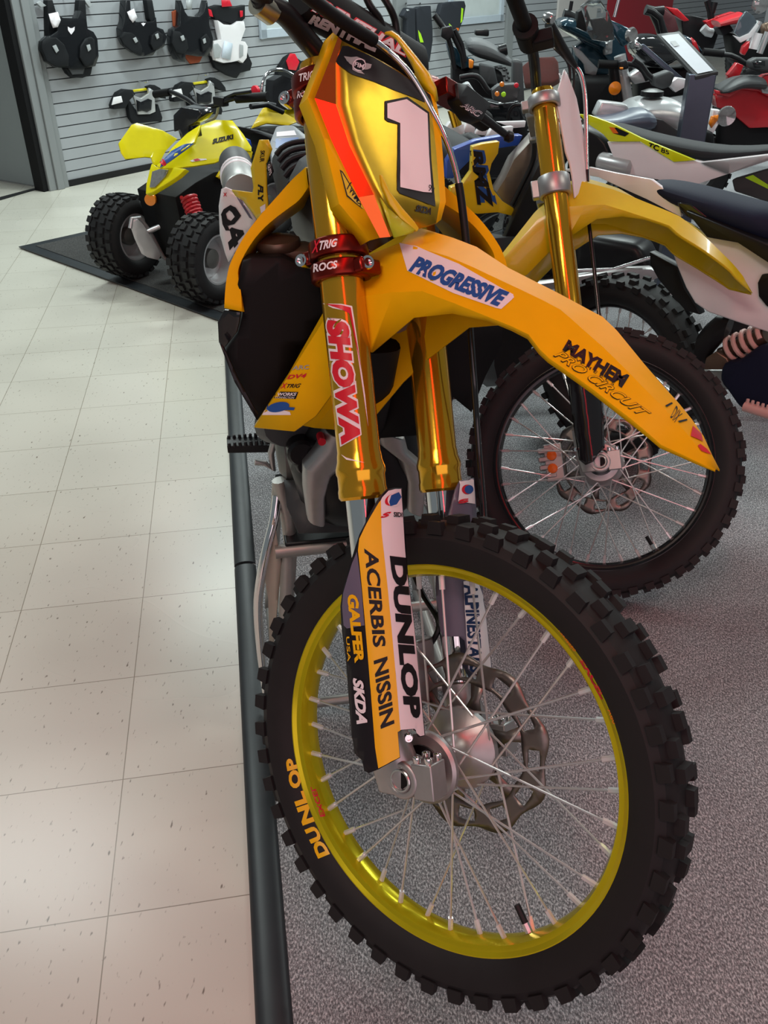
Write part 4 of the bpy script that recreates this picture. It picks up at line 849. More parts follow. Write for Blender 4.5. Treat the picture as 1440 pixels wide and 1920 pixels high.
sticker(shr2, 'shroud_lettering', [T('RMZ', [(887,280),(902,392),(932,384),(906,274)], LBLU, .001, bold=.08, shear=.2, nx=6, ny=4), T('RMZ', [(882,282),(896,394),(925,388),(902,277)], LBLK, .0018, bold=.05, shear=.2, nx=6, ny=4)])
S2b = plane(W, (-.19, 1, 0), 2.72)
patch('frame_spar', [(942,330),(958,296),(998,252),(1012,236),(1022,300),(1020,400),(990,425),(966,404),(940,376),(926,356)], S2b, mat('weathered_frame', (.22, .19, .17, 1), .35, .5, .15), B2, (3, 4), thick=.06, bevel=.02)
patch('radiator', [(968,390),(1010,300),(1032,310),(1040,470),(935,465)], plane(W, (-.19, 1, 0), 2.62), BLK, B2, (2, 2), thick=.03, bevel=.006)
tube('wiring_loom', smooth([S2(x, y) for x, y in ((1002,250),(1000,300),(980,345),(960,385))], 5), .008, BLK, B2)
G().loft([ellipse_ring(BF2.w((0, f, z)), BF2.d((a, 0, 0)), (0, 0, h), 14, 2.6) for f, z, a, h in ((-1.05, .83, .05, .03), (-1.15, .84, .07, .05), (-1.4, .84, .07, .05), (-1.6, .86, .05, .03))]).obj('seat', SEAT, B2)
G().loft([ellipse_ring(BF2.w((0, f, z)), BF2.d((a, 0, 0)), (0, 0, h), 14, 3) for f, z, a, h in ((-.50, .45, .06, .16), (-.62, .47, .10, .24), (-.9, .45, .09, .2), (-1.0, .42, .05, .1))]).obj('engine', BLK, B2)
FR2 = Frame(BF2.w((0, -1.40, .345)), [BF2.d((1, 0, 0)), (0, 0, 1), BF2.d((0, 1, 0))])
wheel(FR2, B2, rimB, STEEL, 'rear_wheel', R=.333, halfw=.056, rr=.25, knobn=36, spokes=False)
G().loft([ellipse_ring(BF2.w((.09, f, z)), BF2.d((.012, 0, 0)), (0, 0, h), 10, 3) for f, z, h in ((-.9, .40, .04), (-1.2, .37, .04), (-1.45, .335, .025))]).obj('swingarm', ALU, B2)
SB = plane(W, (-.19, 1, 0), 2.80)
patch('seat_side', [(834,332),(836,300),(850,278),(890,262),(935,254),(976,252),(968,270),(930,276),(884,292),(858,318),(846,332)], SB, BLUE, B2, (3, 3), thick=.04, bevel=.01)
# ------------------------------------------------------------------ white bike glimpsed between the two
BB = thing('dirt_bike', W.at(895, 240, 1, 4.1)*np.array([1, 1, 0]), 'white finned bike tail with grey seat, mostly hidden behind the blue-seated bike', 'motorcycle')
for i, P in enumerate(([(834,240),(842,228),(868,232),(868,252),(850,268),(836,275)], [(868,248),(874,226),(890,236),(888,252)], [(889,252),(899,232),(914,240),(910,254)], [(911,256),(920,240),(960,236),(958,252),(936,256)])): patch('rear_panel', P, WY(4.1, .3), WHT, BB, (2, 2), thick=.03, bevel=.006)
band('seat', [(846,272),(858,254),(880,248),(905,262)], [(850,284),(862,282),(884,276),(906,268)], WY(4.0, .3), (.3, 1, 0), .06, SEAT, BB)
tube('fork_tube', [WY(4.1)(848,205), WY(4.1)(857,236)], .022, GOLD, BB)
patch('rear_fender', [(930,228),(985,226),(983,238),(960,240)], WY(4.15, .3), WHT, BB, (2, 2), thick=.02, bevel=.004)
patch('engine', [(850,262),(960,262),(965,330),(850,330)], WY(4.15, .3), BLK, BB, (2, 2), thick=.16, bevel=.03)
for x in (.12, .60): FRW = Frame((x, 4.35, .312), [(0, 1, 0), (0, 0, 1), (1, 0, 0)]); wheel(FRW, BB, rimB_, STEEL, 'wheel', R=.30, halfw=.045, rr=.24, knobn=30, spokes=False)
# ------------------------------------------------------------------ white bike with navy seat, tail to the left
AX = Frame((.62, 2.60, 0), [(.67, -.742, 0), (-.742, -.67, 0), (0, 0, 1)])
def AP(o=0.0): return plane(AX, (0, 1, 0), o)
A = thing('dirt_bike', AX.w((.3, 0, 0)), 'white dirt bike with navy blue seat pointing right, nearest the right edge', 'motorcycle')
aw = AX.l(W.at(1150, 700, 2, .295)); FRA = Frame(AX.w((aw[0], aw[1]-.02, .306)), [AX.d((0, 1, 0)), (0, 0, 1), AX.d((1, 0, 0))])
wheel(FRA, A, rimB, STEEL, 'rear_wheel', R=.295, halfw=.055, rr=.215, nsp=28, knobn=32)
G().lathe([(.02, -.07), (.03, -.05), (.03, .05), (.02, .07)], FRA.w((0, 0, 0)), FRA.d((1, 0, 0)), 20).obj('hub', ALUD, A)
band('seat', [(1224,340),(1240,335),(1298,346),(1361,363),(1440,384),(1480,392)], [(1226,348),(1262,372),(1302,392),(1361,415),(1440,447),(1480,462)], AP(.0), AX.d((0, 1, 0)), .075, NAVY, A, taper=(.4, .8, 1, 1, 1, .9), sub=1)
patch('rear_fender', [(1050,318),(1107,313),(1157,324),(1223,336),(1276,376),(1279,406),(1215,373),(1157,347),(1125,332)], AP(.05), WHT, A, (6, 3), thick=.012, bevel=.003)
patch('fender_mount', [(1274,377),(1300,380),(1334,407),(1338,428),(1296,407),(1282,398)], AP(.06), BLKG, A, (2, 2), thick=.03, bevel=.004)
sp1 = plane(AX, (.12, 1, .1), .175)
spA = patch('side_panel', [(1232,392),(1282,414),(1340,439),(1398,446),(1475,484),(1475,632),(1440,620),(1382,601),(1332,584),(1307,567),(1290,538),(1273,497),(1256,446)], sp1, WHT, A, (6, 6), thick=.03, bevel=.010)
sticker(spA, 'panel_lettering', [T('TC 85', [(1247,410),(1287,424),(1289,417),(1250,402)], LBLK, .001, bold=.03, shear=.2, nx=4, ny=2)])
patch('panel_recess', [(1422,530),(1430,514),(1460,510),(1475,560),(1440,575),(1424,555)], plane(AX, (.12, 1, .1), .195), BLK, A, (2, 2), thick=.01, bevel=.002)
patch('mudflap', [(1223,470),(1275,498),(1290,540),(1310,570),(1318,588),(1290,580),(1262,548),(1240,522),(1225,495)], AP(.03), BLK, A, (2, 2), thick=.03, bevel=.006)
patch('seat_cover_base', [(1300,390),(1440,446),(1475,460),(1475,500),(1398,450),(1340,440)], AP(.05), BLK, A, (2, 2), thick=.08, bevel=.01)
band('swingarm', [(1312,625),(1325,608),(1346,590),(1374,592)], [(1306,690),(1318,690),(1338,660),(1362,632)], AP(.04), AX.d((0, 1, 0)), .02, BLK, A)
g = G(); s0, s1 = AP(.03)(1352, 664), AP(.03)(1440, 628); dv = s1-s0; L = np.linalg.norm(dv); dv /= L; x_ = np.cross(dv, (0, 0, 1)); x_ /= np.linalg.norm(x_); y_ = np.cross(dv, x_)
g.tube([s0 + dv*L*(.12+.85*t/70) + .034*(math.cos(t*2*PI/14)*x_ + math.sin(t*2*PI/14)*y_) for t in range(71)], .0065, 8); spr = g.obj('shock_spring', PINKS, A)
g = G(); g.tube([s0, s0+dv*L*.25, s0+dv*L*.26, s1], [.018, .018, .023, .023], 14); g.obj('shock_body', BRZ, A)
patch('linkage', [(1330,668),(1350,655),(1370,668),(1380,690),(1325,690)], AP(.05), BRZ, A, (2, 2), thick=.04, bevel=.008)
patch('swingarm_end', [(1322,690),(1388,690),(1392,728),(1350,728),(1330,715)], AP(.0), ALU, A, (2, 2), thick=.04, bevel=.008)
patch('engine', [(1376,668),(1408,664),(1440,640),(1480,630),(1480,770),(1412,756),(1388,722),(1370,700)], AP(.02), NAVY, A, (2, 2), thick=.14, bevel=.02)
g = G(); e0, e1 = AP(.13)(1396, 762), AP(.13)(1470, 785); g.tube([e0, e1], .013, 10)
for t in np.linspace(.05, .95, 8): g.lathe([(.006, 0), (.004, .022), (.0001, .023)], e0+(e1-e0)*t, (0, 0, 1), 7)
g.obj('foot_peg', PINKS, A)
# ------------------------------------------------------------------ white and lemon bike, black seat
BX = Frame((.98, 3.20, 0), [(.80, -.60, 0), (-.60, -.80, 0), (0, 0, 1)])
def BP(o=0.0): return plane(BX, (0, 1, 0), o)
Bk = thing('dirt_bike', BX.w((.1, 0, 0)), 'white dirt bike with lemon yellow panels and black seat, behind the navy-seated one', 'motorcycle')
band('seat', [(1138,228),(1160,231),(1207,247),(1290,264),(1361,276),(1440,273),(1480,268)], [(1140,231),(1172,247),(1215,269),(1300,298),(1355,302),(1440,292),(1480,286)], BP(-.02), BX.d((0, 1, 0)), .07, SEAT, Bk, taper=(.4, .8, 1, 1, 1, 1, .9), sub=1)
shB = patch('radiator_shroud', [(1087,214),(1107,216),(1148,231),(1202,258),(1304,300),(1265,303),(1202,265),(1144,265),(1132,251),(1104,232)], BP(.075), mat('neon_yellow_plastic', (.66, .74, .005, 1), .3, coat=.3), Bk, (5, 3), thick=.012, bevel=.003)
sticker(shB, 'shroud_lettering', [T('TC', [(1216,276),(1238,286),(1236,273),(1217,267)], LBLK, .001, bold=.04, shear=.3), T('85', [(1240,286),(1258,291),(1254,283),(1238,275)], LBLK, .001, bold=.02, shear=.3), Pg([(1144,240),(1156,239),(1180,250),(1172,256),(1150,250)], BLK, .001, (3, 2)), Pg([(1142,238),(1152,239),(1160,250),(1150,250)], LORG, .0014, (2, 2))])
patch('side_panel', [(1142,265),(1202,264),(1265,302),(1304,300),(1318,303),(1440,289),(1480,284),(1480,292),(1440,301),(1300,347),(1165,322)], BP(.06), WHT, Bk, (5, 3), thick=.03, bevel=.006)
patch('panel_stripe', [(1314,305),(1440,291),(1478,287),(1440,300),(1366,326)], BP(.082), GREY, Bk, (3, 2), thick=.006)
patch('airbox', [(1092,232),(1130,252),(1142,266),(1168,324),(1130,318),(1104,312),(1098,280)], BP(.02), BLK, Bk, (2, 2), thick=.08, bevel=.02)
G().lathe([(.025, -.06), (.032, -.05), (.032, .06), (.02, .07)], BP(.06)(1152, 308), BX.d((1, 0, -.1)), 20).obj('exhaust_muffler', SILV, Bk)
lp_ = patch('lower_panel', [(1375,335),(1440,316),(1480,310),(1480,390),(1380,357)], BP(.02), GREYD, Bk, (2, 2), thick=.04, bevel=.006)
sticker(lp_, 'panel_sticker', [Pg([(1397,333),(1412,328),(1440,346),(1440,354)], LGRN, .001, (2, 2))])
patch('engine', [(1090,432),(1210,452),(1236,505),(1180,498),(1085,512)], BP(.0), BLK, Bk, (2, 2), thick=.14, bevel=.03)
SW = plane(W, (-.1, 1, 0), 2.98)
band('swingarm', [(895,536),(960,534),(1040,524),(1082,514),(1173,501),(1219,499),(1234,508)], [(895,560),(960,556),(1040,540),(1086,532),(1150,527),(1215,528),(1230,520)], SW, (0, 1, 0), .02, ALU, Bk, n=10, sq=3.5)
tube('chain', [SW(x, y) for x, y in ((1080,508),(1150,505),(1210,486),(1240,478))], .006, STEEL, Bk)
sc_ = SW(1252, 556); g = G(); n = 44
g.prism([sc_ + np.array([.030*0, -.03, 0]) + (.066 if k % 2 else .058)*np.array([math.cos(2*PI*k/n), 0, math.sin(2*PI*k/n)]) for k in range(n)], (0, .006, 0)); g.obj('sprocket', STEEL, Bk)
FRB = Frame(BX.w((.62, 0, .30)), [BX.d((0, 1, 0)), (0, 0, 1), BX.d((1, 0, 0))]); wheel(FRB, Bk, rimB, STEEL, 'rear_wheel', R=.29, halfw=.05, rr=.215, knobn=30, spokes=False)
FRB = Frame(BX.w((-.55, 0, .33)), [BX.d((0, 1, 0)), (0, 0, 1), BX.d((1, 0, 0))]); wheel(FRB, Bk, rimB, STEEL, 'front_wheel', R=.32, halfw=.04, rr=.25, knobn=30, spokes=False)
# ------------------------------------------------------------------ gear hung on the slat wall (pixels of a 2.77x view scaled back)
K1 = 520/1440
def WL(o): return plane(WALL, (0, 1, 0), o)
def wp_(name, P, o, m, parent, th=.05, n=(4, 4), bev=.012, k=K1, ox=0, oy=0):
    return patch(name, sc(P, k, ox, oy), WL(o), m, parent, n, thick=th, bevel=bev)
def at_wall(x, y): q = WL(.03)(x, y); return q
ARM = mat('armour_black', (.007, .008, .010, 1), .25, coat=.3, spec=.4); PAD = mat('armour_pad', (.008, .009, .011, 1), .6, spec=.25)
def roost(label, P, group='roost guards hanging on the slat wall'):
    return thing('chest_protector', at_wall(P[0]*K1, P[1]*K1), label, 'body armour', group)
def hook(t, x, y):
    q = WALL.l(at_wall(x*K1, y*K1)); G().tube([WALL.w((q[0], 0, q[2]+.02)), WALL.w((q[0], .10, q[2]+.02)), WALL.w((q[0], .11, q[2]+.035))], .004, 8).obj('hook', CHR, t)
FOX = [(0,0),(10,6),(18,6),(28,0),(27,14),(22,22),(14,32),(6,22),(1,14)]
def logo(part, x, y, s, m=LWHT): sticker(part, 'logo', [Pg(sc([(x+a*s, y+b*s) for a, b in FOX], K1), m, .002, (2, 2))])
t = roost('black chest protector leftmost on the slat wall, longest of the black ones', (355, 200))
wp_('shoulder_strap', [(235,0),(262,0),(300,130),(285,175),(240,190),(238,100)], .03, PAD, t); wp_('shoulder_strap', [(400,0),(432,0),(440,110),(445,150),(410,140),(395,60)], .03, PAD, t)
c_ = wp_('chest_plate', [(282,70),(310,92),(390,95),(405,55),(428,100),(440,150),(470,165),(490,200),(497,290),(480,342),(440,350),(370,356),(345,352),(290,350),(240,318),(214,250),(216,215),(240,192),(285,160)], .06, ARM, t, .07)
wp_('side_pad', [(240,195),(290,195),(330,230),(355,290),(352,345),(290,348),(240,318),(214,250),(216,215)], .105, PAD, t, .02); wp_('side_pad', [(415,240),(440,200),(470,190),(490,205),(496,290),(480,340),(440,345),(412,300)], .105, PAD, t, .02)
for P in ([(272,240),(290,232),(305,262),(292,276)], [(448,235),(466,230),(472,256),(458,268)]): wp_('vent', P, .12, GREY, t, .006, (2, 2), .001)
wp_('belly_pad', [(328,352),(470,345),(462,388),(420,404),(370,402),(345,382)], .05, PAD, t, .05); wp_('belly_panel', [(355,355),(440,350),(430,384),(375,388)], .08, GREYD, t, .008)
wp_('tag', [(252,72),(300,62),(315,105),(300,140),(275,145),(262,110)], .10, LWHT, t, .003, (2, 2), 0); wp_('shoulder_buckle', [(186,15),(205,5),(238,30),(210,40)], .03, GREY, t, .02); wp_('shoulder_buckle', [(432,0),(460,0),(474,30),(462,40)], .03, GREY, t, .02); logo(c_, 351, 138, 1.3)
hook(t, 340, 0)
t = roost('black chest protector second from left on the slat wall, logo above narrow waist', (740, 160))
c_ = wp_('chest_plate', [(638,0),(660,0),(665,80),(690,112),(780,112),(795,90),(800,140),(832,152),(850,190),(838,240),(795,262),(780,286),(730,291),(690,272),(640,232),(622,195),(618,150),(632,110)], .06, ARM, t, .07)
wp_('side_pad', [(640,165),(680,170),(715,200),(735,250),(730,290),(690,272),(640,232),(622,195)], .105, PAD, t, .02); wp_('side_pad', [(785,185),(815,160),(845,180),(838,238),(795,260),(780,230)], .105, PAD, t, .02)
wp_('shoulder_strap', [(750,0),(780,0),(800,110),(790,140),(765,100)], .05, PAD, t)
for P in ([(690,200),(705,192),(716,215),(703,224)], [(805,180),(820,172),(826,196),(814,204)]): wp_('vent', P, .12, GREY, t, .006, (2, 2), .001)
wp_('tag', [(660,62),(695,45),(712,90),(690,118),(672,95)], .10, LWHT, t, .003, (2, 2), 0); logo(c_, 729, 103, 1.05); hook(t, 700, 0)
t = roost('black chest protector with orange lining, third from left on the slat wall', (985, 160))
wp_('lining', [(893,60),(925,45),(930,120),(900,140)], .03, mat('orange_lining', (.30, .06, .02, 1), .7), t, .02); wp_('lining', [(948,280),(1052,288),(1034,325),(985,332)], .03, MATS['orange_lining'], t, .02)
c_ = wp_('chest_plate', [(925,0),(945,60),(960,82),(1020,86),(1046,60),(1060,0),(1068,60),(1072,130),(1092,200),(1086,250),(1060,292),(1010,292),(950,282),(945,322),(912,308),(888,262),(878,190),(888,152),(920,132)], .06, ARM, t, .07)
wp_('side_pad', [(895,160),(930,165),(965,200),(975,250),(950,280),(912,270),(890,225)], .105, PAD, t, .02); wp_('side_pad', [(1040,200),(1068,175),(1088,205),(1080,250),(1050,270)], .105, PAD, t, .02)
for P in ([(936,190),(952,182),(960,205),(946,214)], [(1052,205),(1065,198),(1070,220),(1058,228)]): wp_('vent', P, .12, GREY, t, .006, (2, 2), .001)
wp_('collar_tag', [(965,0),(1000,0),(995,50),(970,48)], .09, GREY, t, .003, (2, 2), 0); hook(t, 985, 0)
t = roost('white chest protector with black and red shoulders on the slat wall', (1190, 215))
wp_('shoulder_pad', [(1072,40),(1120,25),(1200,38),(1262,25),(1262,95),(1225,130),(1160,112),(1110,100)], .04, PAD, t, .05)
for P in ([(1074,42),(1096,52),(1106,88),(1088,84)], [(1150,0),(1192,0),(1205,32),(1152,36)], [(1245,55),(1260,55),(1260,85),(1248,90)]): wp_('red_patch', P, .075, LRED, t, .006, (2, 2), .001)
c_ = wp_('chest_plate', [(1120,105),(1150,126),(1200,131),(1230,110),(1256,110),(1263,150),(1240,212),(1262,216),(1276,240),(1270,300),(1250,326),(1230,312),(1190,322),(1150,326),(1110,312),(1097,270),(1100,215),(1140,206),(1128,150)], .07, WHT, t, .05)
wp_('side_vent', [(1105,230),(1130,225),(1150,250),(1140,300),(1112,300)], .10, GREY, t, .006, (2, 2), .001); wp_('side_vent', [(1245,230),(1262,235),(1262,290),(1244,300)], .10, GREY, t, .006, (2, 2), .001)
wp_('belly_pad', [(1088,290),(1112,318),(1150,332),(1232,320),(1262,328),(1276,270),(1302,330),(1292,365),(1240,378),(1222,406),(1180,392),(1112,352)], .04, PAD, t, .04)
wp_('tag', [(1165,212),(1208,226),(1196,312),(1150,298)], .105, mat('pale_blue_tag', (.55, .62, .70, 1), .5), t, .003, (2, 2), 0); hook(t, 1172, 0)
def kid(label, dx, dy, P):
    t = roost(label, P, 'small chest protectors hanging low on the slat wall'); s_ = lambda Q: [(x+dx, y+dy) for x, y in Q]
    wp_('shoulder_pad', s_([(606,480),(640,462),(676,465),(690,490),(660,520),(640,560),(580,566),(576,545),(590,510)]), .05, PAD, t, .06); wp_('shoulder_pad', s_([(762,450),(790,440),(818,455),(845,490),(850,512),(815,500),(780,480)]), .05, PAD, t, .06)
    wp_('body', s_([(650,500),(690,560),(715,590),(800,585),(812,540),(835,610),(830,632),(790,630),(690,642),(668,610)]), .04, PAD, t, .04)
    c = wp_('chest_plate', s_([(676,470),(700,500),(730,510),(768,485),(772,455),(795,470),(800,520),(804,580),(775,592),(715,594),(708,550),(690,500)]), .07, SILV, t, .02); wp_('chest_inset', s_([(708,518),(730,530),(768,512),(788,520),(784,570),(762,582),(735,575),(715,580)]), .085, ARM, t, .008)
    sticker(bpy.data.objects[c.name], 'logo', []) if False else None
    wp_('hanger', s_([(690,466),(765,455),(766,470),(692,478)]), .03, mat('yellow_hanger', (.75, .65, .02, 1), .4), t, .01, (2, 2), .001); wp_('sleeve_stripe', s_([(590,505),(628,498),(636,530),(580,545)]), .085, WHT, t, .008, (2, 2), .001)
    hook(t, 735+dx, 440+dy)
kid('small black and silver chest protector hanging low, left of the other small one', 0, 0, (735, 540))
kid('small black and silver chest protector hanging low, behind the quad bike handlebar', 312, -38, (1040, 500))
t = thing('vest', at_wall(543, 130), 'black vest with red patch hanging on the slat wall above the chrome grab rail', 'vest')
wp_('body', [(230,370),(270,310),(300,290),(350,330),(395,350),(400,400),(380,470),(260,470),(225,400)], .03, PAD, t, .05, k=.3472, ox=440); wp_('patch', [(278,330),(300,288),(325,290),(348,335),(330,380),(292,375)], .06, LRED, t, .008, (2, 2), .001, .3472, 440)
# riding pants on the wall further right
K6 = 260/1440
def pants(label, P, acc):
    t = thing('riding_pants', WL(.03)(740+P[0][0]*K6, P[0][1]*K6), label, 'pants', 'black riding pants hanging on the far slat wall')
    b = wp_('trousers', P, .11, mat('pants_cloth', (.012, .015, .022, 1), .8), t, .06, k=K6, ox=740)
    sticker(b, 'accent', [[Pg(sc(Q, K6, 740), m, .004, (2, 2))] for Q, m in acc])
    x = sum(p[0] for p in P[:3])/3; G().tube([WALL.w(WALL.l(WL(0)(740+x*K6, 6))), WALL.w(WALL.l(WL(.14)(740+x*K6, 6)))], .006, 8).obj('hook', BLK, t)
pants('black riding pants with blue and lime leg marks, leftmost of three', [(60,165),(110,80),(188,85),(195,300),(205,640),(190,640),(170,610),(100,560),(105,200)], [([(120,100),(140,95),(150,110),(125,115)], GREY)])
pants('black riding pants with lime knee flash over blue, middle of three', [(205,90),(240,70),(350,60),(370,300),(372,420),(340,640),(230,650),(215,500)], [([(240,310),(268,350),(298,440),(262,440),(246,370)], LGRN), ([(238,450),(270,470),(285,560),(262,610),(242,540)], LBLU), ([(366,100),(385,110),(395,150),(375,150)], LGRN)])
pants('black riding pants with lime knee flash, rightmost of three beside the window', [(470,40),(560,20),(700,10),(715,60),(690,200),(640,330),(560,330),(480,300),(440,150)], [([(560,240),(590,270),(590,310),(565,290)], LGRN), ([(690,80),(710,90),(700,220),(680,240)], LGRN), ([(345,350),(405,352),(402,374),(345,374)], LORG), ([(635,290),(690,292),(688,316),(635,316)], LORG)])
# ------------------------------------------------------------------ yellow quad bikes on the mat
QH = np.array([-.66, -.75, 0]); QH /= np.linalg.norm(QH); QL = np.array([-QH[1], QH[0], 0]); QL = -QL if QL[0] < 0 else QL
QF = Frame((-1.06, 4.355, .0155), [QH, QL, (0, 0, 1)])
def QP(o, n=(0, 1, 0)): return plane(QF, n, o)
Q1 = thing('quad_bike', QF.w((-.45, 0, 0)), 'small yellow quad bike with blue nose stripe on the dark mat', 'quad bike')
def quad_tyre(FRq, root, R=.205, hw=.085, rr=.115, name='front_wheel'):
    o, ax, ref = FRq.w((0, 0, 0)), FRq.d((1, 0, 0)), FRq.d((0, 0, 1))
    rim = G().lathe([(rr, hw*.8), (rr-.008, hw*.8), (rr-.014, hw*.5), (rr-.018, .0), (.03, .0), (.03, -.02), (rr-.018, -.02), (rr-.014, -hw*.5), (rr-.008, -hw*.8), (rr, -hw*.8)], o, ax, 40, closed=True, ref=ref).obj(name, SILV, root)
    g = G().lathe([(rr, hw*.8), (rr+.02, hw), (R-.04, hw*1.02), (R-.015, hw*.85), (R-.010, hw*.4), (R-.010, -hw*.4), (R-.015, -hw*.85), (R-.04, -hw*1.02), (rr+.02, -hw), (rr, -hw*.8), (rr-.006, -hw*.7), (rr-.006, hw*.7)], o, ax, 64, closed=True, ref=ref)
    n = 26
    for i in range(n):
        for h, da in ((-.78, 0), (-.3, .5), (.3, 0), (.78, .5)):
            a = 2*PI*(i+da)/n; c, s = math.cos(a), math.sin(a); rc = R-.012 if abs(h) > .5 else R-.006
            g.box(FRq.w((h*hw, rc*c, rc*s)), FRq.d((hw*.17, 0, 0)), FRq.d((0, -s*.015, c*.015)), FRq.d((0, c*.007, s*.007)))
    g.obj('tyre', RUB, rim); G().lathe([(.045, -.03), (.045, .03), (.02, .04)], o, ax, 20).obj('hub', ALUD, rim); return rim
for l_, c in ((-1, W.at(250, 522, 2, 0)), (1, W.at(400, 570, 2, 0))):
    c = QF.l(c); st = math.radians(12); a_ = QF.d((-math.sin(st), math.cos(st), 0))
    quad_tyre(Frame(QF.w((c[0], c[1], .207)), [a_, (0, 0, 1), np.cross((0, 0, 1.), a_)*-1]), Q1)
for l_ in (-1, 1): quad_tyre(Frame(QF.w((-.95, l_*.31, .207)), [QF.d((0, 1, 0)), (0, 0, 1), QF.d((1, 0, 0))]), Q1, name='rear_wheel')
ATVS = LEM
patch('front_fender', [(222,269),(246,235),(256,231),(304,245),(332,261),(310,284),(297,309),(288,312),(283,296),(272,295),(235,299),(227,287)], plane(QF, (.25, 1, .45), -.26+.45*.58), ATVS, Q1, (5, 5), thick=.012, bevel=.004)
nose = patch('nose_cowl', [(288,309),(300,316),(329,316),(352,319),(338,332),(320,344),(300,356),(288,363),(277,366),(278,348),(284,322)], plane(QF, (1, .25, .6), .44), ATVS, Q1, (4, 4), thick=.03, bevel=.006)
patch('headlight', [(286,322),(300,317),(316,319),(310,331),(291,351),(281,352)], plane(QF, (1, .25, .6), .464), LAMP, nose, (3, 3), thick=.008, bevel=.002)
hood = patch('hood', [(300,316),(329,293),(352,254),(377,236),(403,226),(435,227),(455,252),(471,277),(471,285),(441,280),(428,295),(403,306),(364,312),(329,316)], plane(QF, (.35, 1, .75), .22+.75*.60), ATVS, Q1, (6, 5), thick=.012, bevel=.004)
ccw = patch('center_cowl', [(294,312),(310,299),(323,279),(352,251),(377,235),(366,268),(334,290),(300,316)], plane(QF, (.8, .2, .9), .27+.9*.55), ATVS, Q1, (4, 4), thick=.012, bevel=.003)
sticker(ccw, 'cowl_sticker', [Pg([(300,314),(334,291),(364,268),(345,272),(322,284),(304,304)], LBLU, .004, (5, 5)), Pg(disc(306, 305, 5, 4.5), LRED, .008, (2, 2))])
sticker(hood, 'hood_sticker', [[T('SUZUKI', [(398,271),(438,261),(437,252),(399,261)], LBLK, .003, bold=.06, shear=.1, nx=5, ny=2)], [Pg([(356,302),(366,298),(386,298),(388,300),(360,304)], LWHT, .003, (3, 2)), Pg([(362,300),(370,298),(376,301),(366,303)], LRED, .005, (2, 2))]])
patch('blue_side', [(451,255),(468,262),(472,277),(462,272)], QP(.24), BLUE, Q1, (2, 2), thick=.01)
patch('inner_fender', [(406,332),(425,300),(441,282),(472,284),(467,306),(444,310),(432,332),(419,340)], QP(.14), YEL2, Q1, (3, 3), thick=.02, bevel=.004)
patch('under_body', [(292,362),(330,335),(364,316),(404,310),(428,300),(450,300),(440,360),(430,470),(400,478),(330,490),(310,440)], QP(-.02), BLKM, Q1, (3, 3), thick=.30, bevel=.04)
G().lathe([(.001, 0), (.026, .002), (.030, .012), (.027, .03), (.001, .032)], QF.w(QF.at(291, 371, 1, -.05))+QF.d((.02, 0, 0)), QF.d((.8, .6, 0)), 20).obj('indicator', AMB, Q1)
g = G(); s0, s1 = QP(.20)(353, 368), QP(.26)(369, 412); dv = s1-s0; L = np.linalg.norm(dv); dv /= L; x_ = np.cross(dv, (0, 0, 1)); x_ /= np.linalg.norm(x_); y_ = np.cross(dv, x_)
g.tube([s0+dv*L*t/60+.034*(math.cos(t*2*PI/8.6)*x_+math.sin(t*2*PI/8.6)*y_) for t in range(61)], .0085, 8); g.tube([s0, s1], .026, 12); g.obj('shock_absorber', REDC, Q1)
patch('front_guard', [(243,420),(248,412),(258,411),(268,420),(294,462),(301,479),(296,487),(276,482),(265,475),(252,447)], plane(QF, (.5, 1, 0), -.05), SILV, Q1, (4, 4), thick=.012, bevel=.004); g = G(); g.tube([QP(-.10)(244,428), QP(-.10)(247,410), QP(-.10)(262,408), QP(-.10)(280,432), QP(-.10)(306,482), QP(-.10)(318,490)], .010, 10); g.tube([QP(-.10)(273,436), QP(-.05)(306,422)], .013, 12); g.obj('guard_tube', SILV, Q1)
patch('brake_bracket', [(262,378),(290,381),(297,402),(272,398)], QP(-.18), GREYD, Q1, (2, 2), thick=.03, bevel=.005)
pod = patch('instrument_pod', [(337,213),(352,198),(384,203),(390,212),(381,224),(364,234),(368,258),(352,261),(346,242),(338,244)], plane(QF, (1, .3, 0), .02), BLKG, Q1, (3, 3), thick=.10, bevel=.015)
hbq = tube('handlebar', smooth([QP(-.40)(292,176), QP(-.30)(318,172), QP(-.12)(350,186), QP(0)(372,200), QP(.12)(404,198), QP(.26)(440,184), QP(.42)(500,180)], 4), .011, BLK, Q1); G().tube([QP(.27)(443,185), QP(.42)(502,181)], .02, 14).obj('grip', BLKM, hbq); G().tube([QP(-.30)(318,173), QP(-.40)(290,177)], .018, 14).obj('grip', BLKM, hbq)
tube('brake_lever', [QP(.14)(412,188), QP(.28)(440,176), QP(.38)(470,172)], .007, BLK, hbq); G().box(QP(.16)(414,190), QF.d((.02, 0, 0)), QF.d((0, .035, 0)), (0, 0, .02)).obj('switch_block', BLK, hbq, bevel=.005); tube('control_cable', smooth([QP(.1)(410,195), QP(.06)(404,220), QP(.0)(385,228)], 4), .006, mat('pale_cable', (.42, .42, .25, 1), .5), Q1)
band('seat', [(444,236),(462,238),(500,250),(540,262)], [(452,250),(470,262),(510,285),(545,300)], QP(.02), QF.d((0, 1, 0)), .13, SEAT, Q1, sub=1)
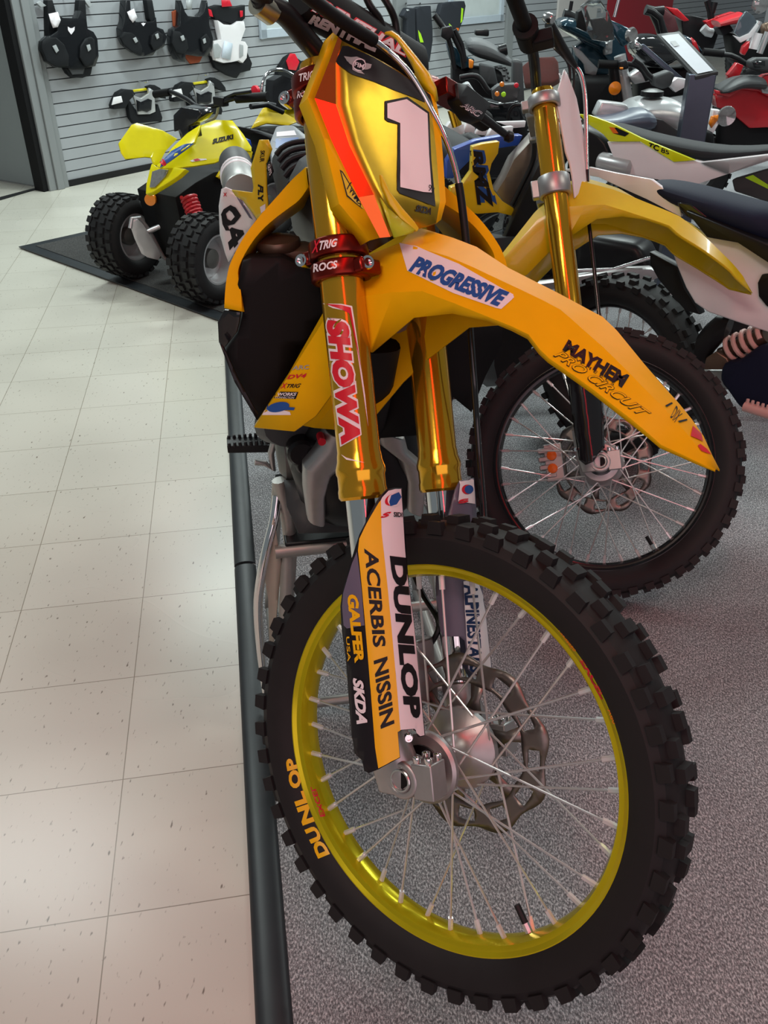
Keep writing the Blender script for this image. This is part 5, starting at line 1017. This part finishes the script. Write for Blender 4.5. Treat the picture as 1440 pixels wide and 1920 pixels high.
# second yellow quad, partly hidden
QG = Frame(QF.w((-1.80, -.73, 0)), [QH, QL, (0, 0, 1)]); 
def RP(o, n=(0, 1, 0)): return plane(QG, n, o)
Q2 = thing('quad_bike', QG.w((-.3, .3, 0)), 'second yellow quad bike with black backrest and chrome grab rail, behind the first', 'quad bike')
patch('fender', [(470,242),(492,204),(502,199),(522,206),(560,228),(540,236),(500,232)], plane(QG, (.3, 1, .5), .1+.5*.6), YEL2, Q2, (3, 3), thick=.015, bevel=.004)
patch('fender', [(502,199),(560,190),(585,205),(590,240),(560,232),(524,208)], plane(QG, (.3, 1, .5), .02+.5*.6), LEM, Q2, (3, 3), thick=.015, bevel=.004)
patch('backrest', [(503,192),(506,150),(522,141),(552,152),(576,178),(562,202),(520,206)], RP(.0), SEAT, Q2, (3, 3), thick=.07, bevel=.02)
tube('grab_rail', smooth([RP(.05)(x, y) for x, y in ((516,196),(498,190),(491,172),(494,150),(506,134),(528,131),(552,142))], 5), .010, CHR, Q2)
tube('handlebar', [RP(.1)(x, y) for x, y in ((470,200),(500,196),(530,210))], .016, BLK, Q2); G().lathe([(.02, 0), (.03, .01), (.03, .03), (.01, .04)], RP(.1)(484,170), QF.d((1, 0, 0)), 14).obj('reflector', LRED, Q2)
patch('body', [(480,240),(560,236),(590,260),(580,330),(500,330)], RP(-.02), BLKM, Q2, (2, 2), thick=.2, bevel=.03)
for h_, l_ in ((.30, .33), (.30, -.33), (-.62, .33), (-.62, -.33)): quad_tyre(Frame(QG.w((h_, l_, .207)), [QG.d((0, 1, 0)), (0, 0, 1), QG.d((1, 0, 0))]), Q2, name='wheel')
# ------------------------------------------------------------------ display stands
def post(t, front, y, dep, m):
    """upright column: front = its two upper front corners in view"""
    s = WY(y, -.15); p, q = s(*front[0]), s(*front[1]); zt = (p[2]+q[2])/2; ax = np.array([q[0]-p[0], q[1]-p[1], 0]); n_ = np.array([-ax[1], ax[0], 0]); n_ /= np.linalg.norm(n_)
    n_ = n_ if n_[1] > 0 else -n_
    b = np.array([p[0], p[1], .0063]); c = np.array([q[0], q[1], .0063])
    G().prism([b, c, c+n_*dep, b+n_*dep], (0, 0, zt)).obj('column', m, t, bevel=.004); return p, q, n_
PILM = mat('brushed_blue_grey', (.10, .12, .16, 1), .32, .8, .05)
P1 = thing('display_stand', WY(4.02)(1312, 140)*np.array([1, 1, 0]), 'slim dark column stand with tilted printed panel, before the red quad', 'display stand')
p, q, n_ = post(P1, ((1292,147), (1344,139)), 4.02, .09, PILM)
up = n_*.37 + np.array([0, 0, .15]); fr = patch('panel', [(1231,67),(1274,62),(1347,138),(1304,147)], lambda x, y: plane(W, tuple(np.cross(q-p, up)), float(np.cross(q-p, up) @ p))(x, y), GREYD, P1, (2, 2), thick=.016, bevel=.003)
lx = lambda a, b: (1231+a*(1304-1231)+b*(43+a*0)-0*b, 67+a*80+b*(-5-a*4))
sticker(fr, 'panel_print', [Pg([(1240,69),(1272,65),(1337,134),(1308,140)], mat('printed_sheet', (.50, .53, .58, 1), .4, noise=.05), .004, (8, 8)), Pg([(1256,80),(1266,79),(1274,88),(1264,90)], GREY, .006, (3, 3))])
P2 = thing('display_stand', WY(4.75)(1298, 175)*np.array([1, 1, 0]), 'display stand whose panel is seen edge-on, left of the other stand', 'display stand')
p, q, n_ = post(P2, ((1286,176), (1302,172)), 4.85, .08, BLK)
patch('panel', [(1196,86),(1206,82),(1302,165),(1301,176),(1292,172)], WY(4.85), PILM, P2, (2, 2), thick=.02, bevel=.002); patch('bracket', [(1191,74),(1206,88),(1196,94),(1188,92)], WY(4.84), STEEL, P2, (2, 2), thick=.02)
# ------------------------------------------------------------------ grey quad with seat
GQ = thing('quad_bike', (1.25, 4.3, 0), 'silver grey quad with blue-grey saddle and amber marks, left of the stand column', 'quad bike')
patch('front_rack', [(1111,216),(1124,188),(1172,194),(1182,214),(1150,224)], WY(4.25), SILV, GQ, (2, 2), thick=.08, bevel=.012)
band('seat', [(1112,218),(1150,216),(1180,206),(1205,198),(1224,212)], [(1114,224),(1150,232),(1185,240),(1212,246),(1225,232)], WY(4.18), (0, 1, 0), .12, mat('blue_grey_vinyl', (.09, .11, .15, 1), .35), GQ, sub=1)
band('body', [(1168,206),(1186,184),(1220,178),(1262,182),(1280,194)], [(1172,214),(1196,226),(1226,246),(1262,254),(1282,240)], WY(4.34), (0, 1, 0), .17, SILV, GQ, sub=1)
sticker(bpy.data.objects[GQ.children[-1].name], 'body_sticker', [Pg([(1232,187),(1256,186),(1270,192),(1274,201),(1262,197),(1236,191)], LORG, .004, (3, 2))])
patch('vent', [(1206,246),(1222,220),(1240,224),(1277,250),(1274,258),(1230,258)], WY(4.15), GREYD, GQ, (2, 2), thick=.05, bevel=.01)
cap_ = G().lathe([(.05, 0), (.05, .02), (.02, .03)], WY(4.3)(1222, 180), (0, 0, 1), 18).obj('fuel_cap', BLK, GQ)
patch('front_cowl', [(1333,204),(1350,206),(1349,222),(1326,262),(1320,262)], WY(4.5), WHT, GQ, (2, 2), thick=.06, bevel=.01); patch('indicator', [(1334,218),(1346,215),(1345,224),(1333,240),(1329,232)], WY(4.44), AMB, GQ, (2, 2), thick=.02)
G().lathe([(.01, 0), (.03, .0), (.045, .03), (.042, .04), (.001, .03)], WY(4.5)(1358, 216), (0, -1, 0), 20).obj('headlamp', LAMP, GQ)
patch('instrument_hood', [(1222,142),(1252,131),(1262,138),(1254,160),(1238,166),(1222,160)], WY(4.5), GREYD, GQ, (2, 2), thick=.08, bevel=.012); tube('handlebar', [WY(4.5)(x, y) for x, y in ((1188,112),(1202,122),(1214,140),(1228,152))], .014, BLK, GQ)
patch('headlight_cover', [(1250,158),(1268,145),(1286,148),(1286,160),(1264,172)], WY(4.55), WHT, GQ, (2, 2), thick=.05, bevel=.01)
patch('chassis', [(1120,222),(1330,240),(1330,300),(1120,300)], WY(4.45), BLKM, GQ, (2, 2), thick=.2, bevel=.03)
for x in (.85, 1.25): quad_tyre(Frame((x, 4.52, .239), [(0, 1, 0), (0, 0, 1), (1, 0, 0)]), GQ, R=.225, name='wheel')
# ------------------------------------------------------------------ red quad
RQ = thing('quad_bike', (2.1, 5.8, 0), 'red quad bike with grey saddle right of the stand column', 'quad bike')
patch('side_body', [(1336,176),(1355,170),(1378,162),(1420,166),(1450,182),(1450,236),(1400,238),(1362,205),(1340,200)], WY(5.75), REDP, RQ, (3, 3), thick=.10, bevel=.02)
band('seat', [(1340,168),(1362,154),(1380,143),(1410,140),(1430,142)], [(1342,174),(1362,173),(1382,163),(1412,166),(1436,170)], WY(5.70), (0, 1, 0), .12, GREYD, RQ, sub=1)
patch('fender_lip', [(1338,168),(1366,174),(1386,160),(1420,164),(1450,180),(1450,186),(1420,170),(1388,167),(1366,181),(1340,176)], WY(5.66), REDP, RQ, (3, 2), thick=.03, bevel=.005)
patch('front_cowl', [(1416,150),(1432,140),(1455,136),(1455,182),(1436,178),(1418,166)], WY(5.72), REDP, RQ, (3, 3), thick=.08, bevel=.02); patch('headlight', [(1424,160),(1440,162),(1440,176),(1428,174)], WY(5.63), LAMP, RQ, (2, 2), thick=.03, bevel=.004)
pd_ = patch('instrument_pod', [(1402,114),(1414,108),(1445,108),(1450,132),(1420,134),(1402,128)], WY(5.7), GREYD, RQ, (2, 2), thick=.08, bevel=.012); patch('screen', [(1411,115),(1434,114),(1434,126),(1414,127)], WY(5.63), BLKG, RQ, (2, 2), thick=.01)
hq_ = tube('handlebar', [WY(5.75)(x, y) for x, y in ((1318,98),(1350,102),(1370,104),(1384,110),(1402,122))], .014, BLK, RQ); tube('grip', [WY(5.75)(1318, 97), WY(5.75)(1356, 101)], .02, BLKM, hq_)
patch('tail_panel', [(1362,140),(1380,117),(1392,122),(1384,142),(1378,156),(1364,152)], WY(5.85), REDP, RQ, (2, 2), thick=.05, bevel=.01); patch('chassis', [(1345,205),(1450,236),(1450,300),(1345,300)], WY(5.78), BLKM, RQ, (2, 2), thick=.12, bevel=.03)
for x in (2.0, 2.75): quad_tyre(Frame((x, 5.9, .248), [(0, 1, 0), (0, 0, 1), (1, 0, 0)]), RQ, R=.235, name='wheel')
# ------------------------------------------------------------------ teal touring motorcycle
TM = thing('motorcycle', (1.2, 5.25, 0), 'dark teal touring motorcycle with clear windscreen', 'motorcycle')
band('fuel_tank', [(1042,38),(1060,28),(1085,36),(1110,52),(1130,66)], [(1044,52),(1062,64),(1088,78),(1112,90),(1134,98)], WY(5.3), (0, 1, 0), .14, TEAL, TM, sub=1)
fa_ = patch('side_fairing', [(1075,88),(1100,74),(1130,86),(1150,100),(1152,118),(1140,134),(1120,150),(1090,152),(1076,130)], WY(5.12, .2), TEAL, TM, (4, 4), thick=.06, bevel=.014)
patch('fairing_inset', [(1072,84),(1090,96),(1104,112),(1120,128),(1116,142),(1098,138),(1094,120),(1080,104)], WY(5.07, .2), SILV, TM, (3, 3), thick=.02, bevel=.004)
patch('front_cowl', [(1098,62),(1112,72),(1140,74),(1150,64),(1166,88),(1172,112),(1160,118),(1150,132),(1140,118),(1124,98),(1106,82)], WY(5.0, .25), TEAL, TM, (4, 4), thick=.07, bevel=.012)
patch('windscreen', [(1088,12),(1104,0),(1126,0),(1140,22),(1150,50),(1152,74),(1134,78),(1110,74),(1100,58),(1096,34)], plane(W, (.1, 1, .5), 5.0+.5*1.15), GLS, TM, (5, 5), thick=.006)
patch('headlight', [(1130,82),(1147,74),(1146,100),(1132,104)], WY(4.93, .25), LAMP, TM, (2, 2), thick=.03, bevel=.006)
patch('instrument_hood', [(1082,22),(1096,12),(1104,34),(1096,58),(1078,50)], WY(5.2), BLKM, TM, (2, 2), thick=.08, bevel=.012); patch('instrument_panel', [(1106,36),(1130,32),(1146,50),(1142,66),(1116,66)], WY(5.15), BLKM, TM, (2, 2), thick=.05, bevel=.01)
patch('side_wing', [(1140,36),(1164,46),(1180,54),(1178,80),(1166,88),(1152,66)], WY(5.1), TEAL, TM, (2, 2), thick=.06, bevel=.012); G().lathe([(.015, 0), (.033, .01), (.036, .025), (.03, .035), (.001, .03)], WY(5.0)(1178, 66), (.6, -1, .1), 20).obj('fog_lamp', LAMP, TM)
ht = tube('handlebar', smooth([WY(4.95)(x, y) for x, y in ((1122,120),(1158,121),(1176,120),(1194,124),(1206,134),(1214,150))], 4), .012, BLK, TM); tube('grip', [WY(4.95)(1122, 120), WY(4.95)(1160, 121)], .02, BLKM, ht); patch('switch_block', [(1158,114),(1174,112),(1178,128),(1160,132)], WY(4.92), BLK, ht, (2, 2), thick=.05, bevel=.008)
patch('switch', [(1162,126),(1168,126),(1168,130),(1162,130)], WY(4.88), AMB, ht, (1, 1), thick=.01); G().lathe([(.001, 0), (.030, .002), (.032, .012), (.001, .02)], WY(4.95)(1152, 165), (0, -1, 0), 20).obj('reflector', AMB, TM)
for P, r in (([(1162,104),(1170,150),(1176,190)], .030), ([(1150,120),(1154,160),(1160,200)], .028)): tube('fork_leg', [WY(5.0)(*q) for q in P], r, SILV if r > .029 else BLK, TM)
patch('front_mudguard', [(1176,142),(1196,130),(1216,136),(1230,150),(1214,150),(1186,156)], WY(5.0), SILV, TM, (3, 2), thick=.10, bevel=.02)
tube('mirror_stem', [WY(5.2)(1152, 32), WY(5.2)(1158, 8), WY(5.2)(1162, -6)], .008, CHR, TM); tube('clutch_assembly', [WY(5.4)(x, y) for x, y in ((1056,28),(1066,30),(1078,36))], .03, BLK, TM); tube('mirror_arm', [WY(5.4)(1068, 26), WY(5.4)(1072, 2)], .010, BLK, TM)
patch('engine', [(1080,140),(1140,140),(1170,150),(1180,220),(1080,220)], WY(5.3), BLKM, TM, (2, 2), thick=.24, bevel=.04)
for x, y in ((1.22, 5.2), (.80, 6.0)): wheel(Frame((x, y, .318), [(.3, .95, 0), (0, 0, 1), (.95, -.3, 0)]), TM, rimB_, STEEL, 'wheel', R=.305, halfw=.07, rr=.22, knobn=30, spokes=False)
# dark bike between teal one and column
DM = thing('motorcycle', (1.95, 5.9, 0), 'black motorcycle with glossy tank right of the teal touring one', 'motorcycle')
band('fuel_tank', [(1178,72),(1200,60),(1230,62),(1250,74),(1268,86)], [(1180,100),(1204,124),(1232,128),(1252,120),(1270,104)], WY(5.9), (0, 1, 0), .15, BLKG, DM, sub=1)
band('tail', [(1264,66),(1280,62),(1296,72),(1312,94)], [(1266,80),(1284,88),(1300,96),(1314,104)], WY(5.95), (0, 1, 0), .10, TEAL, DM, sub=1); patch('side_panel', [(1296,70),(1304,78),(1312,100),(1300,92)], WY(5.85), REDP, DM, (2, 2), thick=.03)
tube('handlebar', [WY(5.9)(x, y) for x, y in ((1212,18),(1224,22),(1238,34),(1244,60))], .018, BLK, DM); patch('seat', [(1246,90),(1300,96),(1320,110),(1260,112)], WY(5.9), SEAT, DM, (2, 2), thick=.14, bevel=.02); patch('engine', [(1190,126),(1270,124),(1310,110),(1310,170),(1190,190)], WY(6.0), BLKM, DM, (2, 2), thick=.2, bevel=.03)
for x, y in ((1.62, 6.0), (1.80, 7.1)): wheel(Frame((x, y, .318), [(1, .15, 0), (0, 0, 1), (-.15, 1, 0)]), DM, rimB_, STEEL, 'wheel', R=.305, halfw=.06, rr=.22, knobn=30, spokes=False)
# red dirt bikes at the far right
R1 = thing('dirt_bike', (2.75, 7.0, 0), 'red dirt bike in the back with front number panel cut by the frame edge', 'motorcycle')
patch('number_plate', [(1376,62),(1386,36),(1398,20),(1412,30),(1418,42),(1402,64),(1388,72)], WY(6.7), mat('slate_plate', (.08, .10, .12, 1), .2, coat=.5), R1, (3, 3), thick=.03, bevel=.006); patch('plate_edge', [(1374,66),(1386,70),(1404,62),(1418,44),(1422,48),(1408,70),(1388,80)], WY(6.68), WHT, R1, (3, 2), thick=.02, bevel=.004)
for a, b in (((1424,40),(1403,82)), ((1440,60),(1424,100))): tube('fork_tube', [WY(6.75)(*a), WY(6.75)(*b)], .022, SILV, R1)
patch('front_fender', [(1392,86),(1404,76),(1402,90),(1394,104),(1388,100)], WY(6.65), REDP, R1, (2, 2), thick=.06, bevel=.008); wheel(Frame(W.at(1418, 95, 2, .45)*np.array([1, 1, 0])+np.array([0, 0, .362]), [(-.5, -.85, 0), (0, 0, 1), (.85, -.5, 0)]), R1, rimB_, STEEL, 'front_wheel', R=.345, halfw=.045, rr=.28, knobn=36, spokes=False)
band('radiator_shroud', [(1340,38),(1362,30),(1386,22)], [(1344,50),(1366,46),(1388,44)], WY(7.1), (0, 1, 0), .10, REDP, R1); patch('engine_guard', [(1428,46),(1445,40),(1445,84),(1430,80)], WY(6.9), BRZ, R1, (2, 2), thick=.06); patch('engine', [(1360,60),(1445,70),(1445,120),(1370,120)], WY(7.2), BLKM, R1, (2, 2), thick=.2, bevel=.03)
tube('fork_guard', [WY(6.7)(1422, 62), WY(6.7)(1412, 92)], .03, WHT, R1); G().lathe([(.05, 0), (.055, .02), (.04, .03)], WY(6.7)(1424, 8), (0, -1, 0), 20).obj('headlamp', LAMP, R1)
R2 = thing('dirt_bike', (2.5, 7.6, 0), 'red dirt bike further back with black engine, left of the nearer red one', 'motorcycle')
for P, y_ in (([(1245,12),(1268,16),(1290,38),(1280,40),(1262,28)], 7.5), ([(1320,40),(1340,32),(1372,22),(1386,26),(1360,48),(1330,54)], 7.4)): patch('fairing', P, WY(y_), REDP, R2, (3, 3), thick=.08, bevel=.012)
patch('engine', [(1270,24),(1320,34),(1340,60),(1330,90),(1290,96),(1272,60)], WY(7.6), BLK, R2, (3, 3), thick=.2, bevel=.03); patch('front_cover', [(1240,14),(1262,30),(1270,56),(1252,64),(1240,40)], WY(7.5), mat('maroon_plastic', (.10, .03, .035, 1), .4), R2, (2, 2), thick=.1, bevel=.012)
for P in ([(1326,0),(1332,20),(1336,60)], [(1340,4),(1334,24)]): tube('handlebar', [WY(7.4)(*q) for q in P], .025, BLK, R2)
g = G(); g.tube([WY(7.3)(x, y) for x, y in ((1318,52),(1326,60),(1336,62))], .03, 12); g.obj('exhaust', SILV, R2)
patch('seat', [(1342,52),(1362,44),(1370,56),(1350,66)], WY(7.2), SEAT, R2, (2, 2), thick=.14, bevel=.02)
for x in (2.0, 3.1): wheel(Frame((x, 7.9, .345), [(0, 1, 0), (0, 0, 1), (1, 0, 0)]), R2, rimB_, STEEL, 'wheel', R=.33, halfw=.05, rr=.26, knobn=32, spokes=False)
R3 = thing('scooter', (2.2, 7.0, 0), 'black handlebar and stem of a parked machine before the red wall board', 'motorcycle')
tube('stem', [WY(6.6)(x, y) for x, y in ((1226,22),(1236,44),(1246,76))], .035, BLK, R3); tube('handlebar', [WY(6.6)(x, y) for x, y in ((1210,18),(1226,22),(1244,20))], .03, BLK, R3); G().tube([WY(6.6)(1246, 76), WY(6.6)(1250, 76)*np.array([1, 1, 0])+np.array([0, 0, .015])], .05, 12).obj('column', BLK, R3)
# ------------------------------------------------------------------ dark dual-sport bike before the pants
DS = thing('motorcycle', (.75, 6.7, 0), 'black dual-sport motorcycle with grey saddle in front of the riding pants', 'motorcycle')
band('seat', [(870,78),(880,68),(905,70),(930,84),(946,98),(960,112)], [(872,92),(888,106),(910,112),(932,118),(948,122),(962,126)], WY(6.6), (0, 1, 0), .15, mat('grey_saddle', (.10, .105, .11, 1), .6), DS, sub=1)
patch('rear_box', [(890,56),(916,54),(916,68),(890,66)], WY(6.9), BLK, DS, (2, 2), thick=.08, bevel=.01)
patch('side_cover', [(898,118),(926,124),(934,160),(912,158),(900,148)], WY(6.4), GREYD, DS, (2, 2), thick=.05, bevel=.012)
patch('tank_shroud', [(836,78),(856,90),(872,104),(888,110),(886,126),(860,124),(842,110)], WY(6.5), TEAL, DS, (3, 3), thick=.12, bevel=.02)
patch('indicator', [(879,110),(888,113),(886,128),(879,128)], WY(6.2), AMB, DS, (2, 2), thick=.05, bevel=.008)
tube('handlebar', [WY(6.4)(x, y) for x, y in ((814,28),(824,42),(834,56),(846,58))], .020, BLK, DS)
for P in ([(846,58),(856,80),(866,100),(870,128)], [(836,60),(846,90),(852,130)], [(852,56),(866,84),(872,116)]): tube('fork_tube', [WY(6.35)(*q) for q in P], .016, BLK, DS)
patch('headlight_mask', [(828,52),(846,48),(852,66),(838,76),(826,68)], WY(6.3), BLK, DS, (2, 2), thick=.08, bevel=.012); tube('mirror', [WY(6.5)(936, 96), WY(6.5)(950, 92)], .035, BLK, DS); patch('engine', [(846,108),(872,122),(940,130),(950,220),(846,220)], WY(6.6), BLKM, DS, (2, 2), thick=.22, bevel=.04)
for x, y in ((.88, 6.9), (1.0, 8.1)): wheel(Frame((x, y, .334), [(1, .1, 0), (0, 0, 1), (-.1, 1, 0)]), DS, rimB_, STEEL, 'wheel', R=.32, halfw=.055, rr=.25, knobn=32, spokes=False)
SCt = thing('motorcycle', (.75, 5.0, 0), 'dark motorcycle with black dash and handlebar, behind the number one plate', 'motorcycle')
patch('dash', [(921,168),(934,158),(966,156),(974,164),(968,184),(944,192),(924,186)], WY(4.7), GREYD, SCt, (3, 3), thick=.08, bevel=.015)
for x, y, m in ((932,176,AMB), (944,177,LGRN), (941,158,AMB), (968,160,LRED)): G().lathe([(.001, 0), (.012, .001), (.010, .012), (.001, .013)], WY(4.63)(x, y), (0, -1, 0), 12).obj('dash_lamp', m, SCt)
tube('handlebar', smooth([WY(4.75)(x, y) for x, y in ((862,146),(886,142),(900,148),(914,168),(926,178))], 4), .013, BLK, SCt); patch('front_cowl', [(862,160),(878,152),(888,168),(900,180),(898,200),(868,196)], WY(4.85), SILV, SCt, (2, 2), thick=.06, bevel=.01); patch('fairing', [(890,180),(930,190),(970,186),(980,225),(900,225)], WY(4.9), BLKG, SCt, (2, 2), thick=.14, bevel=.03)
tube('control_cable', smooth([WY(4.7)(x, y) for x, y in ((980,196),(962,200),(954,214),(952,232))], 4), .010, BLK, SCt); patch('column', [(960,110),(978,112),(984,226),(958,226)], WY(5.1), GREYD, SCt, (2, 2), thick=.08, bevel=.015)
patch('chassis', [(880,215),(985,215),(985,300),(880,300)], WY(5.0), BLKM, SCt, (2, 2), thick=.2, bevel=.03)
for x, y in ((.45, 5.0), (1.0, 5.55)): wheel(Frame((x, y, .314), [(-.6, .8, 0), (0, 0, 1), (.8, .6, 0)]), SCt, rimB_, STEEL, 'wheel', R=.30, halfw=.055, rr=.23, knobn=30, spokes=False)
